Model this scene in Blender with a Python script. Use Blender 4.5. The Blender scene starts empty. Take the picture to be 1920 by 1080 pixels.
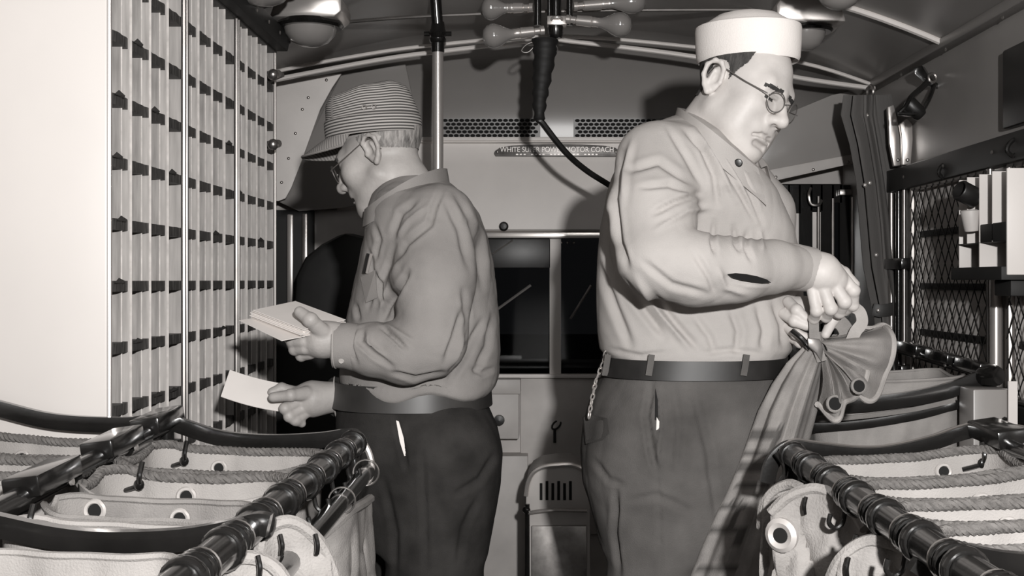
import bpy, bmesh, math, random
import numpy as np
from mathutils import Vector, Matrix

random.seed(7)
rng = np.random.RandomState(11)
scene = bpy.context.scene
COL = scene.collection

# ------------------------------------------------------------------ camera
# camera stands in the aisle, level, looking straight up the vehicle (+Y)
F, CX, CY, CH = 2170.0, 1005.0, 525.0, 1.22
cam_d = bpy.data.cameras.new('camera')
cam = bpy.data.objects.new('camera', cam_d)
COL.objects.link(cam)
cam.location = (0, 0, CH)
cam.rotation_euler = (math.pi / 2, 0, 0)
cam_d.sensor_width = 36.0
cam_d.lens = 36.0 * F / 1920.0
cam_d.shift_x = (960.0 - CX) / 1920.0
cam_d.shift_y = (CY - 540.0) / 1920.0
cam_d.clip_start = 0.02
scene.camera = cam

# ------------------------------------------------------------------ world, flash, exposure
world = bpy.data.worlds.new('night')
scene.world = world
world.use_nodes = True
world.node_tree.nodes['Background'].inputs[0].default_value = (0.9, 0.93, 1.0, 1)
world.node_tree.nodes['Background'].inputs[1].default_value = 0.004

def flash_lamp(name, loc, aim, energy, size, blend, radius):
    d = bpy.data.lights.new(name, 'SPOT')
    d.energy = energy
    d.spot_size = math.radians(size)
    d.spot_blend = blend
    d.shadow_soft_size = radius
    d.color = (1.0, 0.985, 0.97)
    o = bpy.data.objects.new(name, d)
    COL.objects.link(o)
    o.location = loc
    o.rotation_euler = (Vector(aim) - Vector(loc)).to_track_quat('-Z', 'Y').to_euler()
    return o
# photographer's flash reflector, held just right of and above the camera
flash_lamp('flash_reflector', (0.25, -0.45, CH + 0.30), (0.05, 4.0, CH + 0.42), 400.0, 112, 1.0, 0.035)
# added fill light behind the camera, out of frame, lifts the blacks
dl = bpy.data.lights.new('rear_fill_light', 'POINT')
dl.energy = 9.0
dl.shadow_soft_size = 0.12
dlo = bpy.data.objects.new('rear_fill_light', dl)
COL.objects.link(dlo)
dlo.location = (0.05, -0.6, 1.98)

vs = scene.view_settings
vs.view_transform = 'Standard'
vs.look = 'None'
vs.exposure = 0.0
vs.gamma = 1.0
vs.use_curve_mapping = False

# ------------------------------------------------------------------ helpers
def P(x, y, Y):
    return Vector(((x - CX) * Y / F, Y, CH + (CY - y) * Y / F))
def PN(x, y, Y):
    return np.array([(x - CX) * Y / F, Y, CH + (CY - y) * Y / F])

def tint(g):
    return (g, g * 0.945, g * 0.905, 1.0)

MATS = {}
def mat(name, g, rough=0.6, metal=0.0, var=0.12, vscale=6.0, bump=0.0, bscale=60.0, stretch=None,
        spec=0.5, coat=0.0, detail=4.0):
    m = bpy.data.materials.new(name)
    m.use_nodes = True
    nt = m.node_tree
    b = nt.nodes['Principled BSDF']
    b.inputs['Roughness'].default_value = rough
    b.inputs['Metallic'].default_value = metal
    b.inputs['Specular IOR Level'].default_value = spec
    if coat:
        b.inputs['Coat Weight'].default_value = coat
        b.inputs['Coat Roughness'].default_value = 0.12
    tc = nt.nodes.new('ShaderNodeTexCoord')
    src = tc.outputs['Object']
    if stretch:
        mp = nt.nodes.new('ShaderNodeMapping')
        mp.inputs['Scale'].default_value = stretch
        nt.links.new(src, mp.inputs[0])
        src = mp.outputs[0]
    n = nt.nodes.new('ShaderNodeTexNoise')
    n.inputs['Scale'].default_value = vscale
    n.inputs['Detail'].default_value = detail
    nt.links.new(src, n.inputs['Vector'])
    r = nt.nodes.new('ShaderNodeValToRGB')
    r.color_ramp.elements[0].position = 0.3
    r.color_ramp.elements[1].position = 0.7
    r.color_ramp.elements[0].color = tint(g * (1 - var))
    r.color_ramp.elements[1].color = tint(min(1, g * (1 + var)))
    nt.links.new(n.outputs['Fac'], r.inputs[0])
    nt.links.new(r.outputs[0], b.inputs['Base Color'])
    if bump > 0:
        n2 = nt.nodes.new('ShaderNodeTexNoise')
        n2.inputs['Scale'].default_value = bscale
        n2.inputs['Detail'].default_value = 3
        nt.links.new(src, n2.inputs['Vector'])
        bp = nt.nodes.new('ShaderNodeBump')
        bp.inputs['Strength'].default_value = bump
        bp.inputs['Distance'].default_value = 0.004
        nt.links.new(n2.outputs['Fac'], bp.inputs['Height'])
        nt.links.new(bp.outputs[0], b.inputs['Normal'])
    MATS[name] = m
    return m

mat('floor_lino', 0.05, 0.6, var=0.3)
mat('ceiling_paint', 0.27, 0.30, var=0.06, vscale=2.5, bump=0.05, bscale=5)
mat('wall_paint', 0.31, 0.34, var=0.10, vscale=3, bump=0.05, bscale=6)
mat('front_paint', 0.78, 0.5, var=0.08, vscale=3, bump=0.06, bscale=130)
mat('front_paint_pale', 0.75, 0.5, var=0.08, vscale=4)
mat('dash_paint', 0.54, 0.5, var=0.16, vscale=5)
mat('corner_panel', 0.74, 0.55, var=0.07, vscale=8)
mat('case_panel', 0.68, 0.42, var=0.04, vscale=2.5)
mat('case_metal', 0.41, 0.5, metal=0.1, var=0.20, vscale=6, stretch=(14, 3, 1.2))  # vertical streaks painted in place of the shading gradient across partitions
mat('case_metal_shaded', 0.33, 0.45, metal=0.15, var=0.3, vscale=7, stretch=(14, 3, 1.2))  # half partitions: darker, stronger streaks, shading put into the colour
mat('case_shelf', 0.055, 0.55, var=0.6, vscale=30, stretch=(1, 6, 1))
mat('case_edge', 0.62, 0.4, var=0.18, vscale=40)
mat('chrome', 0.78, 0.24, metal=0.72, var=0.06)
mat('polished_rod', 0.9, 0.3, metal=0.25, var=0.05)
mat('steel', 0.45, 0.30, metal=0.9, var=0.15, vscale=20)
mat('bright_steel', 0.75, 0.28, metal=0.75, var=0.1)
mat('black_enamel', 0.010, 0.20, var=0.3, vscale=18, coat=0.6, bump=0.08, bscale=80)
mat('black_matte', 0.010, 0.65, var=0.3)
mat('black_rubber', 0.014, 0.42, var=0.3, vscale=30)
mat('canvas', 0.36, 0.9, var=0.16, vscale=14, bump=0.35, bscale=420, spec=0.15)
mat('canvas_inside', 0.36, 0.9, var=0.12, vscale=10, bump=0.35, bscale=420, spec=0.15)
mat('canvas_grey', 0.25, 0.92, var=0.2, vscale=16, bump=0.4, bscale=420, spec=0.12)
mat('rope_fibre', 0.15, 0.95, var=0.22, vscale=90, bump=0.5, bscale=300, spec=0.1)
mat('grommet_metal', 0.50, 0.5, metal=0.2, var=0.1)
mat('dark_hole', 0.006, 0.9, var=0.0)
mat('skin_pale', 0.56, 0.50, var=0.07, vscale=26, bump=0.10, bscale=190, spec=0.35)
mat('skin_tan', 0.36, 0.50, var=0.10, vscale=30, bump=0.14, bscale=190, spec=0.35)
mat('hair_dark', 0.05, 0.7, var=0.6, vscale=60, stretch=(1, 1, 0.25), bump=0.6, bscale=240)
mat('hair_grey', 0.22, 0.7, var=0.65, vscale=110, stretch=(1, 1, 0.2), bump=0.8, bscale=260)
mat('brow_hair', 0.03, 0.8, var=0.4, vscale=200)
mat('shirt_light', 0.42, 0.92, var=0.08, vscale=9, bump=0.22, bscale=520, spec=0.12)
mat('shirt_grey', 0.24, 0.92, var=0.12, vscale=9, bump=0.25, bscale=520, spec=0.12)
mat('trouser_mid', 0.105, 0.93, var=0.34, vscale=7, bump=0.35, bscale=500, spec=0.1)
mat('trouser_dark', 0.032, 0.93, var=0.32, vscale=14, bump=0.35, bscale=500, spec=0.1)
mat('leather', 0.016, 0.5, var=0.3, vscale=25)
mat('leather_brown', 0.032, 0.45, var=0.35, vscale=12)
mat('white_cotton', 0.80, 0.9, var=0.03, vscale=12, bump=0.2, bscale=300, spec=0.1)
mat('paper', 0.80, 0.75, var=0.04, vscale=9, spec=0.25)
mat('paper_side', 0.5, 0.8, var=0.15, vscale=200, spec=0.2)
mat('button_dark', 0.012, 0.35, var=0.1)
mat('brass_dull', 0.30, 0.38, metal=0.7, var=0.2, vscale=40)
mat('plate_dark', 0.17, 0.40, metal=0.6, var=0.3, vscale=25)
mat('plate_letter', 0.42, 0.4, metal=0.4, var=0.1)
mat('bulb_glass', 0.24, 0.16, var=0.05, coat=0.5)
mat('lamp_glass', 0.26, 0.22, var=0.06, coat=0.3)
mat('curtain_cloth', 0.11, 0.85, var=0.25, vscale=9, stretch=(1, 1, 0.15), bump=0.3, bscale=300)
mat('strap_leather', 0.035, 0.5, var=0.3)
mat('shade_grey', 0.80, 0.7, var=0.15, vscale=5)
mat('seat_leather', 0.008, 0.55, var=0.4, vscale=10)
mat('mesh_wire', 0.022, 0.45, metal=0.5, var=0.2)
mat('shoe', 0.012, 0.35, var=0.3)

def glass_mat(name, tr=0.85):
    m = bpy.data.materials.new(name)
    m.use_nodes = True
    nt = m.node_tree
    b = nt.nodes['Principled BSDF']
    out = nt.nodes['Material Output']
    t = nt.nodes.new('ShaderNodeBsdfTransparent')
    t.inputs[0].default_value = (0.95, 0.95, 0.95, 1)
    g = nt.nodes.new('ShaderNodeBsdfGlossy')
    g.inputs['Roughness'].default_value = 0.05
    mx = nt.nodes.new('ShaderNodeMixShader')
    mx.inputs[0].default_value = 1 - tr
    nt.links.new(t.outputs[0], mx.inputs[1])
    nt.links.new(g.outputs[0], mx.inputs[2])
    nt.links.new(mx.outputs[0], out.inputs[0])
    nt.nodes.remove(b)
    MATS[name] = m
glass_mat('spectacle_glass', 0.95)
glass_mat('window_glass', 0.965)

def striped_mat(name, g1, g2, scale):
    m = mat(name, g1, 0.92, var=0.0)
    nt = m.node_tree
    b = nt.nodes['Principled BSDF']
    at = nt.nodes.new('ShaderNodeAttribute')
    at.attribute_name = 'stripe'
    mul = nt.nodes.new('ShaderNodeMath'); mul.operation = 'MULTIPLY'
    mul.inputs[1].default_value = scale
    fr = nt.nodes.new('ShaderNodeMath'); fr.operation = 'FRACT'
    nt.links.new(at.outputs['Fac'], mul.inputs[0])
    nt.links.new(mul.outputs[0], fr.inputs[0])
    r = nt.nodes.new('ShaderNodeValToRGB')
    e = r.color_ramp.elements
    e[0].position = 0.0; e[0].color = tint(g1)
    e[1].position = 0.52; e[1].color = tint(g2)
    e2 = r.color_ramp.elements.new(0.44); e2.color = tint(g1)
    e3 = r.color_ramp.elements.new(0.94); e3.color = tint(g2)
    nt.links.new(fr.outputs[0], r.inputs[0])
    nt.links.new(r.outputs[0], b.inputs['Base Color'])
    return m
striped_mat('hickory_stripe', 0.05, 0.36, 1.0 / 0.0066)
striped_mat('visor_stripe', 0.15, 0.27, 1.0 / 0.0066)
mat('grille_paint', 0.13, 0.4, var=0.1)
mat('road_asphalt', 0.02, 0.8, var=0.3)
mat('canvas_pale', 0.30, 0.9, var=0.22, vscale=18, bump=0.5, bscale=300, spec=0.12)

class MB:
    """collects geometry for one mesh object"""
    def __init__(self):
        self.v = []; self.f = []
    def add(self, verts, faces):
        o = len(self.v)
        self.v.extend([tuple(p) for p in verts])
        self.f.extend([tuple(i + o for i in f) for f in faces])
        return self
    def box(self, c, s, rot=None):
        c = Vector(c); hx, hy, hz = s[0] / 2, s[1] / 2, s[2] / 2
        vs = [Vector((x * hx, y * hy, z * hz)) for x in (-1, 1) for y in (-1, 1) for z in (-1, 1)]
        if rot is not None:
            vs = [rot @ p for p in vs]
        vs = [p + c for p in vs]
        return self.add(vs, [(0, 1, 3, 2), (4, 6, 7, 5), (0, 4, 5, 1), (2, 3, 7, 6), (0, 2, 6, 4), (1, 5, 7, 3)])
    def span(self, a, b):
        return self.box([(a[i] + b[i]) / 2 for i in range(3)], [abs(b[i] - a[i]) for i in range(3)])
    def tube(self, pts, r, n=8, closed=False, caps=True, sx=1.0, sy=1.0, up=None):
        pts = [Vector(p) for p in pts]
        m = len(pts)
        rs = r if hasattr(r, '__len__') else [r] * m
        vs = []
        N = Vector(up) if up is not None else None
        for i in range(m):
            if closed:
                t = pts[(i + 1) % m] - pts[i - 1]
            else:
                t = pts[min(i + 1, m - 1)] - pts[max(i - 1, 0)]
            if t.length < 1e-9: t = Vector((0, 0, 1))
            t.normalize()
            if N is None:
                N = t.orthogonal()
            base = Vector(up) if up is not None else N
            N = base - t * base.dot(t)
            if N.length < 1e-6: N = t.orthogonal()
            N.normalize()
            B = t.cross(N)
            for k in range(n):
                a = 2 * math.pi * k / n
                vs.append(pts[i] + N * (math.cos(a) * rs[i] * sx) + B * (math.sin(a) * rs[i] * sy))
        fs = []
        for i in range(m if closed else m - 1):
            j = (i + 1) % m
            for k in range(n):
                l = (k + 1) % n
                fs.append((i * n + k, i * n + l, j * n + l, j * n + k))
        if not closed and caps:
            fs.append(tuple(range(n))[::-1]); fs.append(tuple((m - 1) * n + k for k in range(n)))
        return self.add(vs, fs)
    def sweep(self, pts, sec, up=(0, 0, 1), closed=False):
        """sweep a 2D section (side, up) along pts"""
        pts = [Vector(p) for p in pts]; m = len(pts); n = len(sec); vs = []
        for i in range(m):
            t = (pts[(i + 1) % m] - pts[i - 1]) if closed else pts[min(i + 1, m - 1)] - pts[max(i - 1, 0)]
            t.normalize()
            U = Vector(up); U = (U - t * U.dot(t)).normalized(); S = t.cross(U)
            for a, b in sec:
                vs.append(pts[i] + S * a + U * b)
        fs = []
        for i in range(m if closed else m - 1):
            j = (i + 1) % m
            for k in range(n):
                l = (k + 1) % n
                fs.append((i * n + k, j * n + k, j * n + l, i * n + l))
        if not closed:
            fs.append(tuple(range(n))); fs.append(tuple((m - 1) * n + k for k in range(n))[::-1])
        return self.add(vs, fs)
    def lathe(self, prof, c=(0, 0, 0), axis=(0, 0, 1), n=16):
        c = Vector(c); A = Vector(axis).normalized(); N = A.orthogonal().normalized(); B = A.cross(N)
        vs = []
        for r, h in prof:
            for k in range(n):
                a = 2 * math.pi * k / n
                vs.append(c + A * h + (N * math.cos(a) + B * math.sin(a)) * max(r, 1e-5))
        fs = []
        for i in range(len(prof) - 1):
            for k in range(n):
                l = (k + 1) % n
                fs.append((i * n + k, i * n + l, (i + 1) * n + l, (i + 1) * n + k))
        fs.append(tuple(range(n))[::-1]); fs.append(tuple((len(prof) - 1) * n + k for k in range(n)))
        return self.add(vs, fs)
    def prism(self, poly, ext):
        n = len(poly); e = Vector(ext)
        vs = [Vector(p) for p in poly] + [Vector(p) + e for p in poly]
        fs = [tuple(range(n)), tuple(range(n, 2 * n))[::-1]]
        for k in range(n):
            l = (k + 1) % n
            fs.append((k, k + n, l + n, l))
        return self.add(vs, fs)
    def grid(self, rows, closed_u=False, closed_v=False):
        m = len(rows); n = len(rows[0]); vs = [p for r in rows for p in r]; fs = []
        for i in range(m if closed_v else m - 1):
            for k in range(n if closed_u else n - 1):
                j = (i + 1) % m; l = (k + 1) % n
                fs.append((i * n + k, i * n + l, j * n + l, j * n + k))
        return self.add(vs, fs)
    def torus(self, c, R, r, axis=(0, 1, 0), n=20, m=8, sq=1.0):
        c = Vector(c); A = Vector(axis).normalized(); N = A.orthogonal().normalized(); B = A.cross(N)
        pts = [c + (N * math.cos(2 * math.pi * k / n) + B * math.sin(2 * math.pi * k / n) * sq) * R for k in range(n)]
        return self.tube(pts, r, m, closed=True)
    def ball(self, c, r, n=12, m=8, s=(1, 1, 1)):
        c = Vector(c); rows = []
        for i in range(m + 1):
            t = math.pi * i / m
            rows.append([c + Vector((s[0] * r * math.sin(t) * math.cos(2 * math.pi * k / n), s[1] * r * math.sin(t) * math.sin(2 * math.pi * k / n), s[2] * r * math.cos(t))) for k in range(n)])
        return self.grid(rows, closed_u=True)
    def mesh(self, name, smooth=True, bevel=0.0, fixn=True):
        me = bpy.data.meshes.new(name)
        me.from_pydata(self.v, [], self.f)
        bm = bmesh.new(); bm.from_mesh(me)
        if fixn:
            bmesh.ops.recalc_face_normals(bm, faces=bm.faces)
        if bevel > 0:
            es = [e for e in bm.edges if len(e.link_faces) == 2 and e.calc_face_angle(0) > 0.6]
            bmesh.ops.bevel(bm, geom=es, offset=bevel, segments=2, affect='EDGES', profile=0.5)
        bm.to_mesh(me); bm.free()
        if smooth:
            me.polygons.foreach_set('use_smooth', [True] * len(me.polygons))
            try:
                me.set_sharp_from_angle(angle=math.radians(38))
            except Exception:
                pass
        me.update()
        return me

def attach(o, parent):
    if parent is None: return
    o.parent = parent
    if parent.type == 'EMPTY':
        o.matrix_parent_inverse = Matrix.Translation(-parent.location)

def link(name, me, m=None, parent=None, loc=None, rot=None, scale=None, label=None, cat=None, group=None, kind=None):
    o = bpy.data.objects.new(name, me)
    COL.objects.link(o)
    if m is not None and not me.materials:
        me.materials.append(MATS[m])
    if loc is not None: o.location = loc
    if rot is not None: o.rotation_euler = rot
    if scale is not None: o.scale = scale
    attach(o, parent)
    if label: o['label'] = label
    if cat: o['category'] = cat
    if group: o['group'] = group
    if kind: o['kind'] = kind
    return o

def build(name, mb, m, parent=None, smooth=True, bevel=0.0, **kw):
    return link(name, mb.mesh(name, smooth, bevel), m, parent, **kw)

def thing(name, loc, label, cat, group=None):
    o = bpy.data.objects.new(name, None)
    COL.objects.link(o)
    o.empty_display_size = 0.05
    o.location = loc
    o['label'] = label; o['category'] = cat
    if group: o['group'] = group
    return o

def crom(pts, n=8, closed=False):
    pts = [Vector(p) for p in pts]; m = len(pts); out = []
    for i in range(m if closed else m - 1):
        if closed:
            a, b, c, d = pts[i - 1], pts[i], pts[(i + 1) % m], pts[(i + 2) % m]
        else:
            a, b, c, d = pts[max(i - 1, 0)], pts[i], pts[i + 1], pts[min(i + 2, m - 1)]
        for k in range(n):
            t = k / n
            out.append(0.5 * ((2 * b) + (c - a) * t + (2 * a - 5 * b + 4 * c - d) * t * t + (3 * b - a - 3 * c + d) * t ** 3))
    if not closed: out.append(pts[-1])
    return out

def resample(pts, step, closed=False):
    pts = [Vector(p) for p in pts]
    if closed: pts = pts + [pts[0]]
    L = [0.0]
    for i in range(1, len(pts)): L.append(L[-1] + (pts[i] - pts[i - 1]).length)
    n = max(2, int(L[-1] / step)); out = []; j = 0
    for i in range(n if closed else n + 1):
        s = L[-1] * i / n
        while j < len(L) - 2 and L[j + 1] < s: j += 1
        t = (s - L[j]) / max(L[j + 1] - L[j], 1e-9)
        out.append(pts[j].lerp(pts[j + 1], t))
    return out

def rope(mb, pts, r=0.0085, pitch=0.030, closed=False):
    """three twisted strands along a path"""
    ps = resample(pts, pitch / 7.0, closed)
    m = len(ps)
    for s in range(3):
        q = []
        N = None
        for i in range(m):
            t = (ps[(i + 1) % m] - ps[i - 1]) if closed else ps[min(i + 1, m - 1)] - ps[max(i - 1, 0)]
            t.normalize()
            U = Vector((0.03, 0.02, 1)); U = (U - t * U.dot(t)).normalized(); B = t.cross(U)
            a = 2 * math.pi * (i / 7.0 + s / 3.0)
            q.append(ps[i] + (U * math.cos(a) + B * math.sin(a)) * r * 0.5)
        mb.tube(q, r * 0.60, 6, closed=closed)
    return mb

# ================================================================== SETTING
XL, XR, YB, YF = -1.15, 1.25, -1.4, 4.72
HS = CH + 0.715          # height of the rail where wall meets ceiling
def ceil_z(x):
    u = abs((x - 0.05) / 1.2)
    return HS + 0.235 * (1 - min(1, u) ** 2.3)

b = MB(); b.span((XL, YB, -0.06), (XR, YF, 0.0))
build('floor', b, 'floor_lino', smooth=False, kind='structure')
b = MB(); b.span((XL - 0.06, YB, 0), (XL, YF, 2.3))
build('wall_left', b, 'wall_paint', smooth=False, kind='structure')
b = MB(); b.span((XL, YB - 0.06, 0), (XR, YB, 2.3))
build('wall_back', b, 'wall_paint', smooth=False, kind='structure')

# ceiling skin, curved across the vehicle
b = MB(); rows = []
for y in (YB, 1.0, 2.4, 3.48, 4.35):
    rows.append([Vector((XL + (XR - XL) * i / 40, y, ceil_z(XL + (XR - XL) * i / 40))) for i in range(41)])
rows2 = [[p + Vector((0, 0, 0.05)) for p in r] for r in rows]
b.grid(rows); b.grid(rows2)
build('ceiling', b, 'ceiling_paint', kind='structure')

# right wall: solid below and above the windows, piers between
WT, WB = CH + 0.30, CH - 0.31
wins = [(1.95, 3.02), (3.16, 3.80)]
b = MB()
b.span((XR, YB, 0), (XR + 0.06, YF, WB)); b.span((XR, YB, WT), (XR + 0.06, YF, 2.3))
ys = [YB, wins[0][0], wins[0][1], wins[1][0], wins[1][1], YF]
for i in range(0, 6, 2):
    b.span((XR, ys[i], WB), (XR + 0.06, ys[i + 1], WT))
build('wall_right', b, 'wall_paint', smooth=False, kind='structure')

# ceiling ribs and corner mouldings
def rib(y, x0=XL, x1=XR, r=0.012, name='trim_1', drop=0.004):
    pts = [Vector((x0 + (x1 - x0) * i / 36, y, ceil_z(x0 + (x1 - x0) * i / 36) - drop)) for i in range(37)]
    build(name, MB().tube(pts, r, 8), 'polished_rod', kind='structure')
rib(3.50, name='trim_1'); rib(2.1, name='trim_2'); rib(0.6, name='trim_3')
for i, (x, s) in enumerate(((XR, -1), (XL, 1))):
    b = MB(); b.sweep([(x, YB, HS), (x, 4.3, HS)], [(-0.0, -0.022), (0.030, -0.014), (0.034, 0.012), (0.0, 0.022)] if s > 0 else [(0.0, -0.022), (0.0, 0.022), (-0.034, 0.012), (-0.030, -0.014)])
    o = build('trim_%d' % (4 + i), b, 'wall_paint', bevel=0.003, kind='structure')
    scr = MB().ball((0, 0, 0), 0.006, 8, 5, (0.5, 1, 1)).mesh('screw')
    for k in range(9):
        link('screw', scr, 'steel', o, loc=(x + s * 0.032, 0.5 + k * 0.42, HS - 0.03))

# header board above right-hand windows
b = MB(); b.span((XR - 0.035, 1.2, CH + 0.302), (XR, 4.05, CH + 0.378))
o = build('trim_6', b, 'strap_leather', bevel=0.004, kind='structure')
for k in range(7):
    link('screw', scr, 'steel', o, loc=(XR - 0.037, 1.6 + k * 0.37, CH + 0.34))

# windows on the right with guard bars and diamond wire mesh
for wi, (y0, y1) in enumerate(wins):
    b = MB(); b.span((XR + 0.022, y0, WB), (XR + 0.03, y1, WT))
    w = build('window_%d' % (3 + wi), b, 'shade_grey', smooth=False, kind='structure')
    for zz in (CH + 0.15, CH - 0.02, CH - 0.17):
        build('shade_rail', MB().span((XR + 0.010, y0, zz - 0.010), (XR + 0.022, y1, zz + 0.010)), 'black_matte', w, bevel=0.003)
    b = MB()
    for (p, q) in (((y0, WB), (y1, WB)), ((y0, WT), (y1, WT)), ((y0, WB), (y0, WT)), ((y1, WB), (y1, WT))):
        b.tube([(XR - 0.012, p[0], p[1]), (XR - 0.012, q[0], q[1])], 0.010, 8)
    build('window_frame', b, 'steel', w)
    b = MB(); pitch = 0.058; H = WT - WB; n = 0
    k = -int(H / pitch) - 2
    sl = 1.35
    while y0 + k * pitch < y1 + 0.05:
        for s in (1, -1):
            # wire: y = yk + s*(z-WB)/sl
            yk = y0 + k * pitch if s > 0 else y1 - k * pitch
            za, zb = WB, WT
            f = lambda z: yk + s * (z - WB) / sl
            # clip to opening
            zs = []
            t0, t1 = 0.0, 1.0
            ya, yb2 = f(za), f(zb)
            dy = yb2 - ya
            lo, hi = (y0 - ya) / dy, (y1 - ya) / dy
            if lo > hi: lo, hi = hi, lo
            t0, t1 = max(0, lo), min(1, hi)
            if t1 - t0 > 0.02:
                x = XR - 0.020 + 0.0016 * s
                b.tube([(x, ya + dy * t0, za + H * t0), (x, ya + dy * t1, za + H * t1)], 0.0016, 4, caps=False)
        k += 1
    build('wire_mesh', b, 'mesh_wire', w, kind='stuff', label='diamond wire guard mesh')

# chrome window posts on the right wall
for i, (y, r, z0, z1, m) in enumerate(((3.09, 0.016, WB - 0.1, WT - 0.05, 'bright_steel'), (3.13, 0.008, WB - 0.1, WT, 'steel'),
                                    (3.86, 0.007, WB - 0.1, WT, 'steel'), (3.92, 0.010, WB - 0.1, WT, 'black_enamel'), (4.00, 0.010, WB - 0.1, WT, 'steel'))):
    build('trim_%d' % (7 + i), MB().tube([(XR - 0.022, y, z0), (XR - 0.022, y, z1)], r, 10), m, kind='structure')
b = MB()
for z in (CH + 0.055, CH - 0.30):
    b.span((XR - 0.045, 3.82, z - 0.018), (XR, 4.04, z + 0.018))
build('trim_12', b, 'black_enamel', bevel=0.004, kind='structure')
# mid belt rail on the right wall by near window
b = MB(); b.span((XR - 0.03, 1.2, WB - 0.05), (XR, 4.05, WB - 0.012))
build('trim_13', b, 'black_matte', bevel=0.003, kind='structure')

# ------------------------------------------------------------------ front end
S0 = F / YF
def fx(px): return (px - CX) / S0
def fz(py): return CH + (CY - py) / S0
# curved front dome: from ceiling line down to the grille ledge
b = MB(); rows = []
for i in range(13):
    t = i / 12
    y = 4.35 + (YF - 0.02 - 4.35) * math.sin(t * math.pi / 2)
    row = []
    for k in range(41):
        x = XL + (XR - XL) * k / 40
        zt = ceil_z(x)
        zb = fz(262)
        row.append(Vector((x, y, zt + (min(zb, zt) - zt) * (1 - math.cos(t * math.pi / 2)))))
    rows.append(row)
b.grid(rows)
dome = build('wall_front_dome', b, 'ceiling_paint', kind='structure')
dome.name = 'ceiling_front'

b = MB()
# boards behind: full width wall with windscreen opening and a doorway at the right
ox0, ox1, oz0, oz1 = fx(690), fx(1300), fz(702), fz(445)
dx0, dx1, dz1 = fx(1440), fx(1612), fz(345)
b.span((XL, YF, 0), (ox0, YF + 0.05, 2.1)); b.span((ox0, YF, 0), (ox1, YF + 0.05, oz0))
b.span((ox0, YF, oz1), (ox1, YF + 0.05, 2.1)); b.span((ox1, YF, 0), (dx0, YF + 0.05, 2.1))
b.span((dx0, YF, dz1), (dx1, YF + 0.05, 2.1)); b.span((dx1, YF, 0), (XR, YF + 0.05, 2.1))
wf = build('wall_front', b, 'dash_paint', smooth=False, kind='structure')

# sloping destination panel over the windscreen with name plate band
b = MB()
prof = [(0.0, fz(262)), (0.055, fz(264)), (0.062, fz(270)), (0.045, fz(272)), (0.05, fz(304)), (0.056, fz(308)), (0.10, fz(400)), (0.105, fz(432)), (0.09, fz(436)), (0.0, fz(436))]
rows = [[Vector((x, YF - d, z)) for x in (fx(640), fx(900), fx(1150), fx(1420))] for d, z in prof]
b.grid(rows)
build('front_header_panel', b, 'front_paint', wf)
build('header_ledge', MB().sweep([(fx(640), YF - 0.06, fz(264)), (fx(1420), YF - 0.06, fz(264))], [(-0.008, -0.007), (0.008, -0.007), (0.008, 0.007), (-0.008, 0.007)]), 'front_paint_pale', wf, bevel=0.002)
build('windscreen_top_trim', MB().span((fx(880), YF - 0.095, fz(448)), (fx(1330), YF - 0.06, fz(437))), 'bright_steel', wf, bevel=0.003)
build('header_knob', MB().lathe([(0.0, 0.0), (0.014, 0.0), (0.018, 0.008), (0.019, 0.018), (0.012, 0.026), (0.0, 0.028)], (fx(946), YF - 0.10, fz(427)), (0, -1, 0), 14), 'black_rubber', wf)
build('panel_seam', MB().span((fx(1168), YF - 0.064, fz(304)), (fx(1171), YF - 0.05, fz(270))), 'black_matte', wf)

# ventilation grilles: pierced plates at the foot of the dome
def dome_pt(px, py):
    # point on dome for image position close to its foot (nearly vertical there)
    t = None
    x = fx(px)
    best = None
    for i in range(400):
        t = i / 399
        y = 4.35 + (YF - 0.02 - 4.35) * math.sin(t * math.pi / 2)
        zt = ceil_z(x); z = zt + (fz(262) - zt) * (1 - math.cos(t * math.pi / 2))
        yy = CY - (z - CH) * F / y
        if best is None or abs(yy - py) < best[0]: best = (abs(yy - py), y, z)
    return Vector((x, best[1] - 0.004, best[2]))
for gi, (x0, x1) in enumerate(((832, 1010), (1078, 1240))):
    b = MB(); hole = MB()
    tl, bl, br, tr = dome_pt(x0 - 3, 222), dome_pt(x0 - 3, 259), dome_pt(x1 + 3, 259), dome_pt(x1 + 3, 222)
    b.prism([tl, bl, br, tr], (0, 0.004, 0))
    g = build('vent_grille', b, 'grille_paint', wf, smooth=False, label='pierced ventilation grille plate')
    ex = (br - bl).normalized(); ez = (tl - bl).normalized()
    for r in range(5):
        n = int((x1 - x0) / 10.2)
        for c in range(n):
            q = bl + ex * (((c + 0.5 + 0.5 * (r % 2)) * 10.2 + 2) / S0) + ez * ((tl - bl).length * (r + 0.6) / 5.2) + Vector((0, -0.0035, 0))
            ring = [q + ex * (0.0100 * math.cos(a)) + ez * (0.0066 * math.sin(a)) for a in [math.pi * 2 * k / 8 for k in range(8)]]
            hole.prism(ring, (0, 0.003, 0))
    build('grille_hole', hole, 'dark_hole', g, smooth=False, kind='stuff')

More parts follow.
